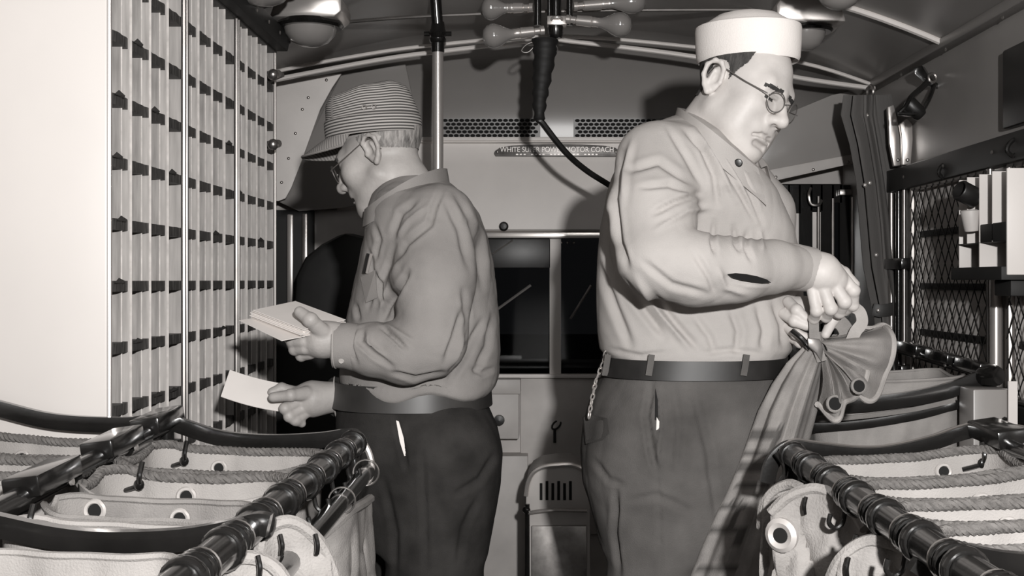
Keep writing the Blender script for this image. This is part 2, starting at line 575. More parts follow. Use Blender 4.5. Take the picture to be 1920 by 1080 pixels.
# name plate with rounded top ends
cxp, czp = 1044, 285.5
pl = []
for (px, py) in ((930, 296), (927, 291), (929, 286), (938, 280), (960, 276), (1000, 274), (1044, 273), (1090, 274), (1130, 276), (1152, 280), (1159, 286), (1160, 291), (1157, 297)):
    pl.append(Vector((fx(px), YF - 0.060, fz(py))))
b = MB().prism(pl, (0, 0.006, 0))
plate = build('name_plate', b, 'plate_dark', wf, bevel=0.0015, label='long dark metal name plate with raised letters')
def text_mesh(body, size, loc, m, parent, sx=1.0, depth=0.001):
    cu = bpy.data.curves.new('lettering', 'FONT')
    cu.body = body; cu.size = size; cu.extrude = depth; cu.align_x = 'CENTER'; cu.align_y = 'CENTER'
    to = bpy.data.objects.new('tmp_text', cu); COL.objects.link(to)
    dg = bpy.context.evaluated_depsgraph_get()
    me = bpy.data.meshes.new_from_object(to.evaluated_get(dg))
    bpy.data.objects.remove(to)
    me.name = 'lettering'
    return link('lettering', me, m, parent, loc=loc, rot=(math.pi / 2, 0, 0), scale=(sx, 1, 1))
text_mesh('WHITE SUPER POWER MOTOR COACH', 0.030, (fx(1044), YF - 0.0605, fz(284)), 'plate_letter', plate, 0.86)
b = MB()
for k in range(22):
    if k in (3, 8, 13, 17): continue
    b.span((fx(968 + k * 7), YF - 0.0612, fz(293.5)), (fx(968 + k * 7 + 4), YF - 0.060, fz(291.5)))
build('engraved_line', b, 'brass_dull', plate, smooth=False)
rv = MB().ball((0, 0, 0), 0.006, 8, 5, (1, 0.6, 1)).mesh('rivet')
for px in (934, 1153): link('rivet', rv, 'steel', plate, loc=(fx(px), YF - 0.061, fz(288)))

# windscreen: two dark panes, centre post, wiper arms outside, visor
for i, (x0, x1) in enumerate(((690, 1030), (1052, 1300))):
    b = MB().prism([(fx(x0), YF + 0.10, oz0), (fx(x1), YF + 0.10, oz0), (fx(x1), YF + 0.02, oz1 + 0.02), (fx(x0), YF + 0.02, oz1 + 0.02)], (0, 0.006, 0))
    w = build('window_%d' % (1 + i), b, 'window_glass', smooth=False, kind='structure')
    build('wiper_arm', MB().tube([(fx(x0 + 215 if i == 0 else x0 + 20), YF + 0.17, fz(600)), (fx(x0 + 305 if i == 0 else x0 + 60), YF + 0.17, fz(535))], 0.006, 6), 'bright_steel', w)
build('windscreen_post', MB().span((fx(1030), YF - 0.03, fz(703)), (fx(1052), YF + 0.02, fz(440))), 'front_paint', wf, bevel=0.004)
build('sun_visor', MB().span((fx(905), YF - 0.085, fz(503)), (fx(1031), YF - 0.07, fz(449))), 'black_rubber', wf, bevel=0.004)
build('visor_arm', MB().tube([(fx(925), YF - 0.095, fz(477)), (fx(962), YF - 0.09, fz(452))], 0.003, 6), 'steel', wf)
# night outside: road and dark sky backdrop
b = MB().span((-6, YF + 1.5, -0.7), (6, 40, -0.65))
build('road_surface', b, 'road_asphalt', smooth=False, kind='structure')

# dash below the windscreen
build('windscreen_sill', MB().span((fx(880), YF - 0.05, fz(707)), (fx(1330), YF, fz(700))), 'front_paint_pale', wf, bevel=0.002)
b = MB().span((fx(880), YF - 0.13, fz(815)), (fx(974), YF, fz(733)))
o = build('fuse_box', b, 'dash_paint', wf, bevel=0.004)
build('fuse_box_lid', MB().span((fx(878), YF - 0.135, fz(733)), (fx(977), YF, fz(706))), 'dash_paint', wf, bevel=0.004)
build('box_knob', MB().lathe([(0.0, 0), (0.016, 0), (0.022, 0.012), (0.020, 0.03), (0.0, 0.034)], (fx(938), YF - 0.13, fz(780)), (0, -1, 0), 14), 'black_rubber', o)
for py in (737, 760, 783): link('rivet', rv, 'steel', wf, loc=(fx(1008), YF - 0.003, fz(py)))
for py in (757, 783): link('rivet', rv, 'steel', wf, loc=(fx(1100), YF - 0.003, fz(py)))
build('dash_panel', MB().span((fx(976), YF - 0.02, fz(1000)), (fx(1330), YF, fz(708))), 'dash_paint', wf, bevel=0.003)
build('floor_riser_panel', MB().span((fx(880), YF - 0.10, 0), (fx(990), YF, fz(848))), 'dash_paint', wf, bevel=0.003)
build('grab_ring', MB().torus((fx(1043), YF - 0.03, fz(795)), 0.026, 0.004, (0.2, -1, 0.9), 20, 6, 0.5).tube([(fx(1040), YF - 0.02, fz(805)), (fx(1040), YF - 0.035, fz(828))], 0.006, 8), 'black_rubber', wf)
for i in range(4):
    link('rivet', rv, 'steel', wf, loc=(fx(1040 + 12 * i), YF - 0.005, fz(455)))

# left front corner: pale riveted gusset panel, pillar strips
pg = [P(x, y, 4.42) for x, y in ((505, 150), (640, 138), (622, 165), (600, 205), (566, 300), (546, 352), (535, 372), (522, 377), (505, 377))]
o = build('corner_gusset', MB().prism(pg, (0, 0.012, 0)), 'corner_panel', wf, bevel=0.002, label='pale riveted corner panel')
for px, py in ((578, 183), (567, 205), (554, 250), (541, 297), (528, 342), (612, 150)):
    link('rivet', rv, 'steel', o, loc=P(px, py, 4.415))
pg = [P(x, y, 4.50) for x, y in ((522, 378), (560, 300), (640, 140), (760, 120), (790, 260), (760, 372), (640, 390), (560, 396))]
build('corner_fairing', MB().prism(pg, (0, 0.01, 0)), 'ceiling_paint', wf, bevel=0.002)
build('pillar_strip', MB().span(P(538, 572, 4.5), P(551, 402, 4.52)), 'bright_steel', wf, bevel=0.004)
build('pillar_strip', MB().span(P(566, 572, 4.52), P(578, 400, 4.54)), 'steel', wf, bevel=0.004)
build('pillar_post', MB().span(P(505, 900, 4.56), P(590, 395, 4.60)), 'black_matte', wf)
build('left_quarter_panel', MB().span(P(580, 640, 4.60), P(700, 395, 4.62)), 'dash_paint', wf, smooth=False)
# right front corner panel over the doorway
pg = [P(x, y, 4.46) for x, y in ((1405, 255), (1470, 215), (1560, 178), (1625, 165), (1625, 292), (1440, 322), (1400, 335))]
o = build('corner_fairing', MB().prism(pg, (0, 0.01, 0)), 'wall_paint', wf, bevel=0.002)
pg = [P(x, y, 4.44) for x, y in ((1400, 330), (1440, 319), (1610, 287), (1610, 304), (1440, 342), (1400, 350))]
o = build('door_header_strip', MB().prism(pg, (0, 0.015, 0)), 'dash_paint', wf, bevel=0.002)
for px, py in ((1455, 332), (1525, 318), (1590, 304)): link('rivet', rv, 'black_rubber', o, loc=P(px, py, 4.435))

# folding entrance door: dark leaves with narrow glazed slots and steel edges
b = MB()
for x0, x1, z0, z1 in ((1450, 1478, 1010, 348), (1498, 1520, 1010, 348), (1539, 1560, 1010, 348), (1575, 1612, 1010, 348), (1478, 1498, 1010, 560), (1520, 1539, 1010, 560), (1560, 1575, 1010, 560), (1478, 1498, 400, 348), (1520, 1539, 395, 348), (1560, 1575, 380, 348)):
    b.span(P(x0, z0, 4.60), P(x1, z1, 4.63))
d = build('door_1', b, 'black_enamel', smooth=False, kind='structure')
for px in (1482, 1523): build('door_glass', MB().span(P(px - 4, 560, 4.605), P(px + 16, 398, 4.61)), 'shade_grey', d, smooth=False)
for px, y0 in ((1478, 385), (1535, 368), (1562, 372), (1598, 370)): build('door_edge', MB().tube([P(px, 560, 4.57), P(px, y0, 4.57)], 0.006, 8), 'steel', d)
build('door_handle', MB().tube(crom([P(1520, 353, 4.55), P(1517, 365, 4.53), P(1521, 382, 4.53), P(1535, 384, 4.53), P(1540, 376, 4.55)], 6), 0.006, 8), 'steel', d)
build('door_bracket', MB().span(P(1575, 366, 4.57), P(1598, 356, 4.60)), 'steel', d, bevel=0.002)

# bright pressed-metal corner posts behind the curtain
for i, pts in enumerate((((1664, 200), (1676, 196), (1683, 225), (1689, 250), (1690, 310), (1676, 312), (1668, 270)), ((1687, 232), (1700, 222), (1711, 232), (1712, 262), (1708, 308), (1692, 310), (1691, 255)))):
    pg = [P(x, y, 3.88 - 0.06 * i) for x, y in pts]
    o = build('trim_%d' % (14 + i), MB().prism(pg, (0.004, 0.03, 0)), 'bright_steel', bevel=0.004, kind='structure')
    link('rivet', rv, 'steel', o, loc=P(pts[4][0] - 6, 300, 3.875 - 0.06 * i))

# ================================================================== LETTER CASE (left)
CXF = -0.80                       # plane of its front edges
CY0, CY1 = 2.17, 3.545
CPOST = [CY0, CY0 + 0.458, CY0 + 0.917, CY1]
SH = [CH - 0.012 + 0.1195 * k for k in range(-4, 6)]
CTOP = CH + 0.695
CBOT = SH[0] - 0.01
case = thing('letter_case', (CXF - 0.12, (CY0 + CY1) / 2, 0), 'tall pale metal letter sorting case of narrow pigeonholes at left', 'letter case')
ep = MB().span((XL + 0.002, CY0 - 0.012, CBOT), (CXF, CY0, CTOP + 0.1))
build('end_panel', ep, 'case_panel', case, bevel=0.004, label='broad white end panel')
build('end_panel', MB().span((XL + 0.002, CY1, CBOT), (CXF, CY1 + 0.01, CTOP)), 'case_metal', case, bevel=0.002)
build('back_panel', MB().span((CXF - 0.21, CY0, CBOT), (CXF - 0.20, CY1, CTOP)), 'case_metal', case, smooth=False)
build('top_panel', MB().span((CXF - 0.21, CY0, CTOP), (CXF + 0.004, CY1 + 0.01, CTOP + 0.012)), 'case_shelf', case, bevel=0.002)
ov = MB().sweep([(CXF + 0.02, CY0, CTOP + 0.03), (CXF + 0.02, CY1, CTOP + 0.03)], [(-0.03, -0.025), (0.02, -0.025), (0.03, 0.025), (-0.03, 0.025)])
o = build('cornice', ov, 'black_matte', case, bevel=0.003)
for k in range(10): link('screw', scr, 'steel', o, loc=(CXF + 0.05, CY0 + 0.1 + k * 0.14, CTOP + 0.03))
pitch = (CY1 - CY0) / 12
# vertical partitions: full ones between columns and set-back half ones
full = MB().span((-0.20, -0.0013, CBOT), (0.0, 0.0013, CTOP)).mesh('partition', False)
edge = MB().tube([(0.0, 0, CBOT), (0.0, 0, CTOP)], 0.0028, 6).mesh('partition_edge')
half = MB().span((-0.20, -0.0010, CBOT), (-0.010, 0.0010, CTOP)).mesh('half_partition', False)
hedge = MB().tube([(-0.010, 0, CBOT), (-0.010, 0, CTOP)], 0.0016, 6).mesh('half_partition_edge')
for k in range(13):
    y = CY0 + k * pitch
    if k % 4 or k == 12:
        o = link('partition', full, 'case_metal', case, loc=(CXF, y, 0))
        e = link('partition_edge', edge, 'case_edge', case, loc=(CXF, y, 0))
    if k < 12 and k % 4 != 3:
        link('half_partition', half, 'case_metal_shaded', case, loc=(CXF, y + pitch * 0.80, 0))
        link('half_partition_edge', hedge, 'case_edge', case, loc=(CXF, y + pitch * 0.80, 0))
for i, y in enumerate(CPOST):
    if i in (1, 2):
        link('partition', full, 'case_metal', case, loc=(CXF, y, 0))
        o = build('section_post', MB().tube([(CXF + 0.002, y - 0.006, CBOT), (CXF + 0.002, y - 0.006, CTOP)], 0.0062, 8).tube([(CXF + 0.004, y + 0.008, CBOT), (CXF + 0.004, y + 0.008, CTOP)], 0.005, 8), 'steel', case)
    else:
        build('section_post', MB().tube([(CXF, y, CBOT), (CXF, y, CTOP)], 0.005, 8), 'bright_steel', case)
shelf_m = {}
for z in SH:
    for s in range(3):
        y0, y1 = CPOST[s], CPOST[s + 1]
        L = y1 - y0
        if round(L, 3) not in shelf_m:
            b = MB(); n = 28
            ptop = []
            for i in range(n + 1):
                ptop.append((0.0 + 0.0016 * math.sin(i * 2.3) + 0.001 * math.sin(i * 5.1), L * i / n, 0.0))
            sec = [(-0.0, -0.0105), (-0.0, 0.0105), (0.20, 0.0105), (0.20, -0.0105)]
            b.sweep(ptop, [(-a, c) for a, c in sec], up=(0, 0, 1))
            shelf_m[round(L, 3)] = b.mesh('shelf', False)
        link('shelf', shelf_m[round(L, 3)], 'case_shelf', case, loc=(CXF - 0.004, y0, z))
# little torn paper label tabs standing on shelf edges
tab = MB().add([(0, 0, 0), (0.0, 0.05, 0.0), (0.004, 0.045, 0.004), (0.003, 0.015, 0.010)], [(0, 1, 2, 3)]).add([(0.001, 0, 0), (0.001, 0.05, 0.0), (0.005, 0.045, 0.004), (0.004, 0.015, 0.010)], [(0, 3, 2, 1)]).mesh('label_tab', False)
for (c, r, o) in ((0, 7, .2), (0, 6, .1), (1, 8, .1), (2, 7, .0), (0, 5, .3), (3, 6, 0), (7, 7, .1), (8, 6, 0), (0, 4, .2), (6, 5, 0), (6, 3, .6), (1, 3, .1), (10, 5, .1), (2, 2, .2), (3, 2, .1), (7, 2, .0)):
    link('label_tab', tab, 'case_shelf', case, loc=(CXF + 0.001, CY0 + (c + o) * pitch, SH[r] + 0.006))
# latch pins at the far post
for py in (140, 271):
    b = MB().tube([P(484, py + 4, 3.50), P(522, py - 2, 3.42)], 0.012, 10).ball(P(512, py, 3.40), 0.017, 10, 6)
    build('latch_pin', b, 'steel', case)
build('latch_arm', MB().tube([P(487, 158, 3.5), P(530, 140, 3.45)], 0.008, 8), 'steel', case)
# cupboard base below the case
build('base_cabinet', MB().span((XL + 0.002, CY0 + 0.05, 0.0), (CXF - 0.14, CY1, CBOT)), 'black_matte', case, bevel=0.004)

# ================================================================== SMALL CASE (right wall)
sc_y0, sc_y1, sc_x = 2.71, 3.035, 1.10
zt, zb = CH + 0.262, CH + 0.012
sc = thing('letter_rack', (1.15, 2.87, zb), 'small white pigeonhole rack mounted on the right wall', 'letter rack')
build('end_panel', MB().span((sc_x, sc_y0 - 0.008, zb), (XR - 0.034, sc_y0, zt)), 'case_panel', sc, bevel=0.002)
build('end_panel', MB().span((sc_x + 0.01, sc_y1, zb), (XR - 0.034, sc_y1 + 0.006, zt)), 'case_panel', sc, bevel=0.002)
build('back_panel', MB().span((sc_x + 0.105, sc_y0, zb), (sc_x + 0.110, sc_y1, zt)), 'case_metal', sc)
build('shelf', MB().span((sc_x, sc_y0, CH + 0.092), (sc_x + 0.105, sc_y1, CH + 0.093)), 'black_matte', sc, bevel=0.001)
build('drawer', MB().span((sc_x + 0.0, sc_y0, CH + 0.093), (sc_x + 0.105, sc_y0 + 0.155, CH + 0.137)), 'black_matte', sc, bevel=0.002)
build('base', MB().span((sc_x - 0.012, sc_y0 - 0.004, zb - 0.012), (sc_x + 0.105, sc_y1, zb + 0.02)), 'black_matte', sc, bevel=0.002)
for k in range(1, 4):
    y = sc_y0 + (sc_y1 - sc_y0) * k / 4
    build('partition', MB().span((sc_x, y - 0.0015, CH + 0.093), (sc_x + 0.105, y + 0.0015, zt)), 'case_panel', sc)
y = sc_y0 + (sc_y1 - sc_y0) * 0.5
build('partition', MB().span((sc_x, y - 0.002, zb), (sc_x + 0.105, y + 0.002, CH + 0.093)), 'case_panel', sc)
build('bracket', MB().span((sc_x + 0.02, sc_y0 + 0.02, zb - 0.05), (XR - 0.045, sc_y0 + 0.12, zb - 0.012)), 'black_matte', sc, bevel=0.003)
# black tin hanging in the rack
b = MB().lathe([(0.0, 0), (0.024, 0), (0.026, 0.004), (0.026, 0.052), (0.024, 0.055), (0.021, 0.055), (0.020, 0.01), (0.0, 0.01)], P(1830, 372, 2.90), (-0.75, -0.25, 0.32), 18)
build('tin_cup', b, 'black_rubber', label='small black tin cup tipped over in the right wall letter rack', cat='cup')
b = MB().lathe([(0.0, 0), (0.017, 0), (0.019, 0.01), (0.025, 0.05), (0.0245, 0.052), (0.02, 0.05), (0.0, 0.012)], P(1822, 433, 2.90), (-0.1, -0.1, 1), 16)
build('paper_cup', b, 'dash_paint', label='grey paper cup standing in the right wall letter rack', cat='cup')

# ================================================================== OVERHEAD
# curtain / grab rods arching across behind the front rib
for i, pts in enumerate((((505, 136), (650, 108), (800, 86), (1040, 68), (1300, 88), (1505, 118), (1640, 160)),
                         ((510, 150), (700, 114), (820, 97), (1035, 73), (1060, 76), (1300, 106), (1500, 146), (1640, 166)))):
    build('curtain_rod', MB().tube(crom([P(x, y, 4.22 - 0.06 * i) for x, y in pts], 6), 0.0085 if i else 0.007, 8), 'polished_rod',
          label=('upper' if i == 0 else 'lower') + ' of the two chrome rods arching across under the ceiling', cat='rod', group='arched chrome rods')
build('cross_rod', MB().tube(crom([P(640, 42, 3.85), P(800, 30, 3.8), P(1080, 20, 3.8), P(1400, 18, 3.8), P(1480, 20, 3.8)], 5), 0.006, 8), 'steel',
      label='thin straight steel rod crossing behind the bulb cluster', cat='rod')
# stanchion
pole = thing('grab_pole', (fx(820), 3.8, 0), 'vertical chrome grab pole behind the man in the striped cap', 'pole')
X0 = P(821, 100, 3.8).x
build('pole', MB().tube([(X0, 3.8, 0), (X0, 3.8, P(821, 72, 3.8).z)], 0.0185, 14), 'chrome', pole)
z0 = P(821, 90, 3.8).z
build('upper_pole', MB().tube([(X0, 3.8, z0 + 0.06), (P(806, -20, 3.74).x, 3.74, z0 + 0.40)], 0.019, 14), 'black_enamel', pole)
build('fitting', MB().lathe([(0.0, 0), (0.021, 0.0), (0.022, 0.03), (0.026, 0.034), (0.028, 0.044), (0.024, 0.05), (0.030, 0.062), (0.024, 0.078), (0.021, 0.1), (0.0, 0.1)], (X0, 3.8, z0 - 0.015), (0, 0, 1), 16)
      .tube([(X0 - 0.045, 3.8, z0 + 0.047), (X0 + 0.045, 3.8, z0 + 0.047)], 0.008, 8), 'black_enamel', pole)

# bulb cluster
LY = 3.70
fxt = thing('bulb_cluster', P(1040, 40, LY), 'overhead cluster of bare bulbs in chrome sockets on a central stem', 'light fixture')
S = F / LY
b = MB()
b.lathe([(0.0, 0), (0.018, 0), (0.024, 0.01), (0.024, 0.05), (0.030, 0.055), (0.030, 0.065), (0.018, 0.07), (0.018, 0.2), (0.0, 0.2)], P(1042, 72, LY), (0, 0, 1), 16)
build('stem', b, 'black_enamel', fxt)
for px, w in ((1008, 0.012), (1068, 0.010), (1030, 0.007)):
    build('stem_rod', MB().tube([P(px, 48, LY - 0.02), P(px, -40, LY - 0.02)], w, 10), 'black_enamel', fxt)
build('clamp', MB().torus(P(1044, 38, LY - 0.025), 0.017, 0.006, (0, 0.4, 1), 16, 6).span(P(1026, 46, LY - 0.03), P(1062, 36, LY + 0.02)), 'chrome', fxt, bevel=0.002)
def bulb_arm(sx, sy, ex, ey, d0, d1):
    a, c = P(sx, sy, LY + d0), P(ex, ey, LY + d1)
    ax = (c - a).normalized(); L = (c - a).length
    build('socket', MB().lathe([(r * 1.25, h) for r, h in ((0.0, 0), (0.012, 0), (0.012, 0.012), (0.009, 0.016), (0.009, 0.03), (0.013, 0.034), (0.014, L * .45), (0.012, L * .46), (0.013, L * .5), (0.012, L * .54), (0.013, L * .58), (0.0, L * .6))], a, ax, 14), 'chrome', fxt)
    build('bulb', MB().lathe([(r * 1.25, h) for r, h in ((0.0, L * .58), (0.012, L * .58), (0.013, L * .64), (0.019, L * .74), (0.027, L * .84), (0.031, L * .93), (0.031, L * 1.0), (0.027, L * 1.08), (0.018, L * 1.15), (0.0, L * 1.18))], a, ax, 18), 'bulb_glass', fxt)
bulb_arm(1020, 57, 922, 68, -0.03, -0.05)
bulb_arm(1000, 14, 918, 16, 0.02, 0.05)
bulb_arm(1062, 36, 1166, 47, -0.03, -0.05)
bulb_arm(1075, 12, 1190, 3, 0.03, 0.06)
build('wire_loop', MB().tube(crom([P(1020, 74, LY), P(990, 82, LY), P(978, 95, LY), P(990, 98, LY), P(1006, 84, LY), P(1024, 78, LY)], 5), 0.0018, 6).tube(crom([P(1036, 76, LY), P(1046, 92, LY), P(1040, 100, LY)], 5), 0.0015, 6), 'plate_dark', fxt)

cb = thing('power_cable', P(1012, 150, LY), 'black cable hanging in a wrapped bundle from the bulb cluster', 'cable')
w = crom([P(1022, 74, LY), P(1021, 105, LY), P(1016, 150, LY), P(1012, 190, LY), P(1011, 226, LY)], 6)
n = len(w)
build('wrapped_bundle', MB().tube(w, [0.028 * (1 - i / n) + 0.0145 + 0.003 * math.sin(i * 1.7) for i in range(n)], 10), 'black_matte', cb)
build('cord', MB().tube(crom([P(1006, 120, LY), P(1008, 215, LY), P(1018, 232, LY), P(1060, 285, LY + 0.05), P(1100, 320, LY + 0.12), P(1150, 352, LY + 0.2), P(1220, 400, LY + 0.3), P(1240, 560, 4.1), P(1240, 900, 4.1)], 8), 0.0105, 8), 'black_rubber', cb)

# ceiling lamps
def ceiling_lamp(cx, cy, Y, label, flip=1, drop=0.0, bowl=0.078):
    c = P(cx, cy, Y); c.z -= drop
    t = thing('ceiling_lamp', c, label, 'lamp', 'ceiling dome lamps')
    zc = ceil_z(c.x)
    top = max(c.z + 0.05, zc)
    # hooded housing
    h = []
    for (dx, dz) in ((-0.10, 0.062), (-0.115, 0.022), (0.075, 0.022), (0.098, 0.040), (0.098, 0.075), (0.08, 0.10), (-0.07, 0.10)):
        h.append(Vector((c.x + dx * flip, c.y - 0.085, c.z + dz)))
    build('housing', MB().prism(h, (0, 0.17, 0)), 'bright_steel', t, bevel=0.010)
    build('gasket', MB().lathe([(0.0, 0.0), (bowl + 0.016, 0.0), (bowl + 0.022, 0.008), (bowl + 0.016, 0.02), (0, 0.02)], (c.x - 0.01 * flip, c.y, c.z + 0.006), (0, 0, 1), 24), 'black_enamel', t)
    build('lens_bowl', MB().lathe([(0.0, -0.048), (bowl * 0.35, -0.045), (bowl * 0.7, -0.033), (bowl * 0.93, -0.012), (bowl, 0.008), (0, 0.008)], (c.x - 0.01 * flip, c.y, c.z), (0, 0, 1), 24), 'lamp_glass', t)
    build('mount', MB().span((c.x - 0.05, c.y - 0.04, c.z + 0.09), (c.x + 0.05, c.y + 0.04, top + 0.01)), 'black_enamel', t, bevel=0.004)
    return t
ceiling_lamp(588, 58, 3.45, 'hooded ceiling lamp beside the top of the sorting case')
ceiling_lamp(500, -22, 3.05, 'ceiling lamp cut off by the top edge above the sorting case')
ceiling_lamp(1505, 66, 3.55, 'hooded ceiling lamp just behind the white cap', -1, 0, 0.06)
ceiling_lamp(1566, -16, 3.0, 'ceiling lamp bowl at the top edge right of the white cap', -1, 0, 0.06)

# wall hook bracket on the right
wb = thing('wall_bracket', P(1725, 170, 3.6), 'black cast hook bracket with roller on the right wall', 'bracket')
Y = 3.60
build('base_plate', MB().prism([P(x, y, Y) for x, y in ((1712, 128), (1728, 122), (1745, 150), (1768, 160), (1763, 168), (1740, 162), (1716, 140))], (0.02, 0.03, 0)), 'black_enamel', wb, bevel=0.003)
build('arm', MB().tube(crom([P(1742, 150, Y - .02), P(1728, 165, Y - .04), P(1708, 182, Y - .07), P(1697, 200, Y - .08), P(1684, 213, Y - .08)], 5), [0.011 - 0.0003 * i for i in range(21)], 8), 'black_enamel', wb)
build('arm', MB().tube(crom([P(1752, 160, Y - .02), P(1740, 190, Y - .05), P(1722, 212, Y - .07), P(1684, 213, Y - .08)], 5), 0.007, 8), 'black_enamel', wb)
build('roller', MB().lathe([(0.0, 0), (0.018, 0), (0.024, 0.01), (0.024, 0.055), (0.018, 0.065), (0, 0.065)], P(1700, 190, Y - .06), (0.75, 0.1, -0.7), 14), 'black_rubber', wb)
build('spring', MB().torus(P(1748, 146, Y - .03), 0.014, 0.004, (0.3, -1, 0.2), 16, 6), 'steel', wb)

# black notice board plate at the right edge
build('wall_plate', MB().span((XR - 0.03, 2.6, CH + 0.395), (XR - 0.002, 3.03, CH + 0.60)), 'black_rubber', label='black flat plate on the upper right wall at the edge', cat='plate', bevel=0.006)

# coat hooks on header board
for i, (px, py, Y) in enumerate(((1782, 316, 3.46), (1914, 272, 2.94))):
    p = P(px, py, Y)
    build('coat_hook', MB().tube(crom([p + Vector((0.02, 0, 0.02)), p + Vector((-0.02, 0, 0.012)), p + Vector((-0.035, 0, -0.012)), p + Vector((-0.02, 0, -0.028)), p + Vector((-0.008, 0, -0.018))], 5), 0.006, 8), 'black_enamel',
          label='black coat hook on the header board ' + ('nearer the curtain' if i == 0 else 'at the right edge'), cat='hook', group='coat hooks')

# ================================================================== CURTAIN
cur = thing('curtain', P(1660, 600, 4.05), 'dark gathered curtain tied back beside the entrance door', 'curtain')
rows = []
prof = [(178, 1592, 1660), (215, 1588, 1664), (270, 1602, 1672), (340, 1614, 1684), (420, 1622, 1696), (500, 1630, 1700), (560, 1642, 1702), (590, 1648, 1699), (640, 1652, 1706), (720, 1648, 1712), (800, 1642, 1716)]
for i in range(41):
    t = i / 40 * (len(prof) - 1); k = min(int(t), len(prof) - 2); u = t - k
    y, a, c = [prof[k][j] * (1 - u) + prof[k + 1][j] * u for j in range(3)]
    ring = []
    for q in range(120):
        an = 2 * math.pi * q / 120
        rr = 1 + 0.30 * math.sin(8 * an + 0.9 * math.sin(i * 0.12)) + 0.12 * math.sin(17 * an + i * 0.06)
        ring.append(P((a + c) / 2 + (c - a) / 2 * math.cos(an) * rr, y, 4.05 + 0.055 * math.sin(an) * rr))
    rows.append(ring)
build('cloth', MB().grid(rows, closed_u=True), 'curtain_cloth', cur)
def strap(pts, Y, w, name='tie_strap'):
    return build(name, MB().sweep([P(x, y, Y + d) for x, y, d in pts], [(-0.003, -w), (0.003, -w), (0.003, w), (-0.003, w)]), 'strap_leather', cur, bevel=0.001)
s1 = strap([(1636, 580, -0.055), (1650, 583, -0.062), (1668, 581, -0.06), (1690, 572, -0.045), (1706, 562, -0.02)], 4.05, 0.022)
pg = [P(x, y, 3.985) for x, y in ((1684, 345), (1697, 352), (1704, 385), (1703, 430), (1708, 445), (1700, 452), (1694, 430), (1686, 400))]
s2 = build('tie_strap', MB().prism(pg, (0.003, 0.006, 0)), 'strap_leather', cur, bevel=0.001)
sn = MB().ball((0, 0, 0), 0.008, 10, 6, (1, 0.7, 1)).mesh('snap')
for px, py, Y in ((1628, 216, 3.995), (1622, 347, 3.99), (1631, 343, 3.985), (1643, 478, 3.985), (1647, 582, 3.975), (1703, 439, 3.975)):
    link('snap', sn, 'chrome', cur, loc=P(px, py, Y))
build('hook_ring', MB().torus(P(1632, 172, 4.08), 0.022, 0.005, (1, 0.2, 0), 18, 6), 'steel', cur)

# ================================================================== DRIVER SEAT AND HEATER
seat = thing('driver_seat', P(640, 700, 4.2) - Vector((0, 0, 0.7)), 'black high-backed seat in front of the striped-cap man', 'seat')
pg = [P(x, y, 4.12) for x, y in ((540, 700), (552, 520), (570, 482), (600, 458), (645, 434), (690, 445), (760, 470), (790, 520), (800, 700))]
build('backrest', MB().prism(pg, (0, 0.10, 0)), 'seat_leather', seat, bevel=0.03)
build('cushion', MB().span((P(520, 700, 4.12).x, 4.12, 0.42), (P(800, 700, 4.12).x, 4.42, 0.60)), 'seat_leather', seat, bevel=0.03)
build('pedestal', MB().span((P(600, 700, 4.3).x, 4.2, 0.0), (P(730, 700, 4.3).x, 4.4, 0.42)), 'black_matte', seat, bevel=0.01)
# dark front cabinet between sorting case and the first man
build('front_cabinet', MB().span((P(505, 700, 3.75).x, 3.75, 0), (P(690, 700, 3.75).x, 4.0, P(600, 628, 3.75).z)), 'black_matte', bevel=0.006, label='low black cabinet beyond the far end of the sorting case', cat='cabinet')

# heater with slotted round-topped front
hy = 4.05
ht = thing('heater', P(1040, 1000, hy) - Vector((0, 0, P(1040, 1000, hy).z)), 'round-topped slotted heater cover standing in the aisle front', 'heater')
out = [(984, 1170), (986, 930), (990, 905), (1000, 886), (1018, 876), (1045, 872), (1075, 872), (1098, 884), (1106, 905), (1108, 1170)]
bodyp = [P(x, y, hy) for x, y in out]
build('shell', MB().prism([Vector((p.x, p.y, max(p.z, 0.0))) for p in bodyp], (0, 0.28, 0)), 'dash_paint', ht, bevel=0.006)
build('rim', MB().tube(crom([P(x, y, hy - 0.005) for x, y in out[1:-1]], 5), 0.009, 8), 'chrome', ht)
for k in range(6):
    build('slot', MB().span(P(1012 + k * 11, 938, hy - 0.004), P(1017 + k * 11, 905 - (4 if k % 2 else 0), hy + 0.01)), 'dark_hole', ht, bevel=0.001)
build('grab_bar', MB().tube(crom([P(990, 965, hy - .02), P(1000, 960, hy - .04), P(1040, 956, hy - .05), P(1100, 957, hy - .02)], 5), 0.007, 8), 'chrome', ht)
build('side_rod', MB().tube([P(989, 945, hy - .03), P(989, 1090, hy - .03)], 0.008, 8).ball(P(987, 956, hy - .03), 0.014, 8, 6), 'black_enamel', ht)
build('front_plate', MB().span(P(996, 1170, hy - 0.012), P(1100, 985, hy)), 'brass_dull', ht, bevel=0.003)

# ================================================================== MAIL BAG RACKS
ring_big = MB().lathe([(0.016, -0.010), (0.023, -0.009), (0.026, -0.004), (0.026, 0.004), (0.023, 0.009), (0.016, 0.010)], (0, 0, 0), (0, 1, 0), 18).mesh('collar')
ring_small = MB().lathe([(0.016, -0.006), (0.0225, -0.005), (0.024, 0.0), (0.0225, 0.005), (0.016, 0.006)], (0, 0, 0), (0, 1, 0), 18).mesh('collar')
ring_steel = MB().torus((0, 0, 0), 0.0212, 0.0016, (0, 1, 0), 22, 6).mesh('wire_ring')
hookm = MB().tube(crom([(0, 0, 0.022), (0.004, 0, -0.008), (0.008, 0, -0.022), (0.018, 0, -0.028), (0.026, 0, -0.020), (0.024, 0, -0.008)], 5), 0.0036, 8).mesh('hook')

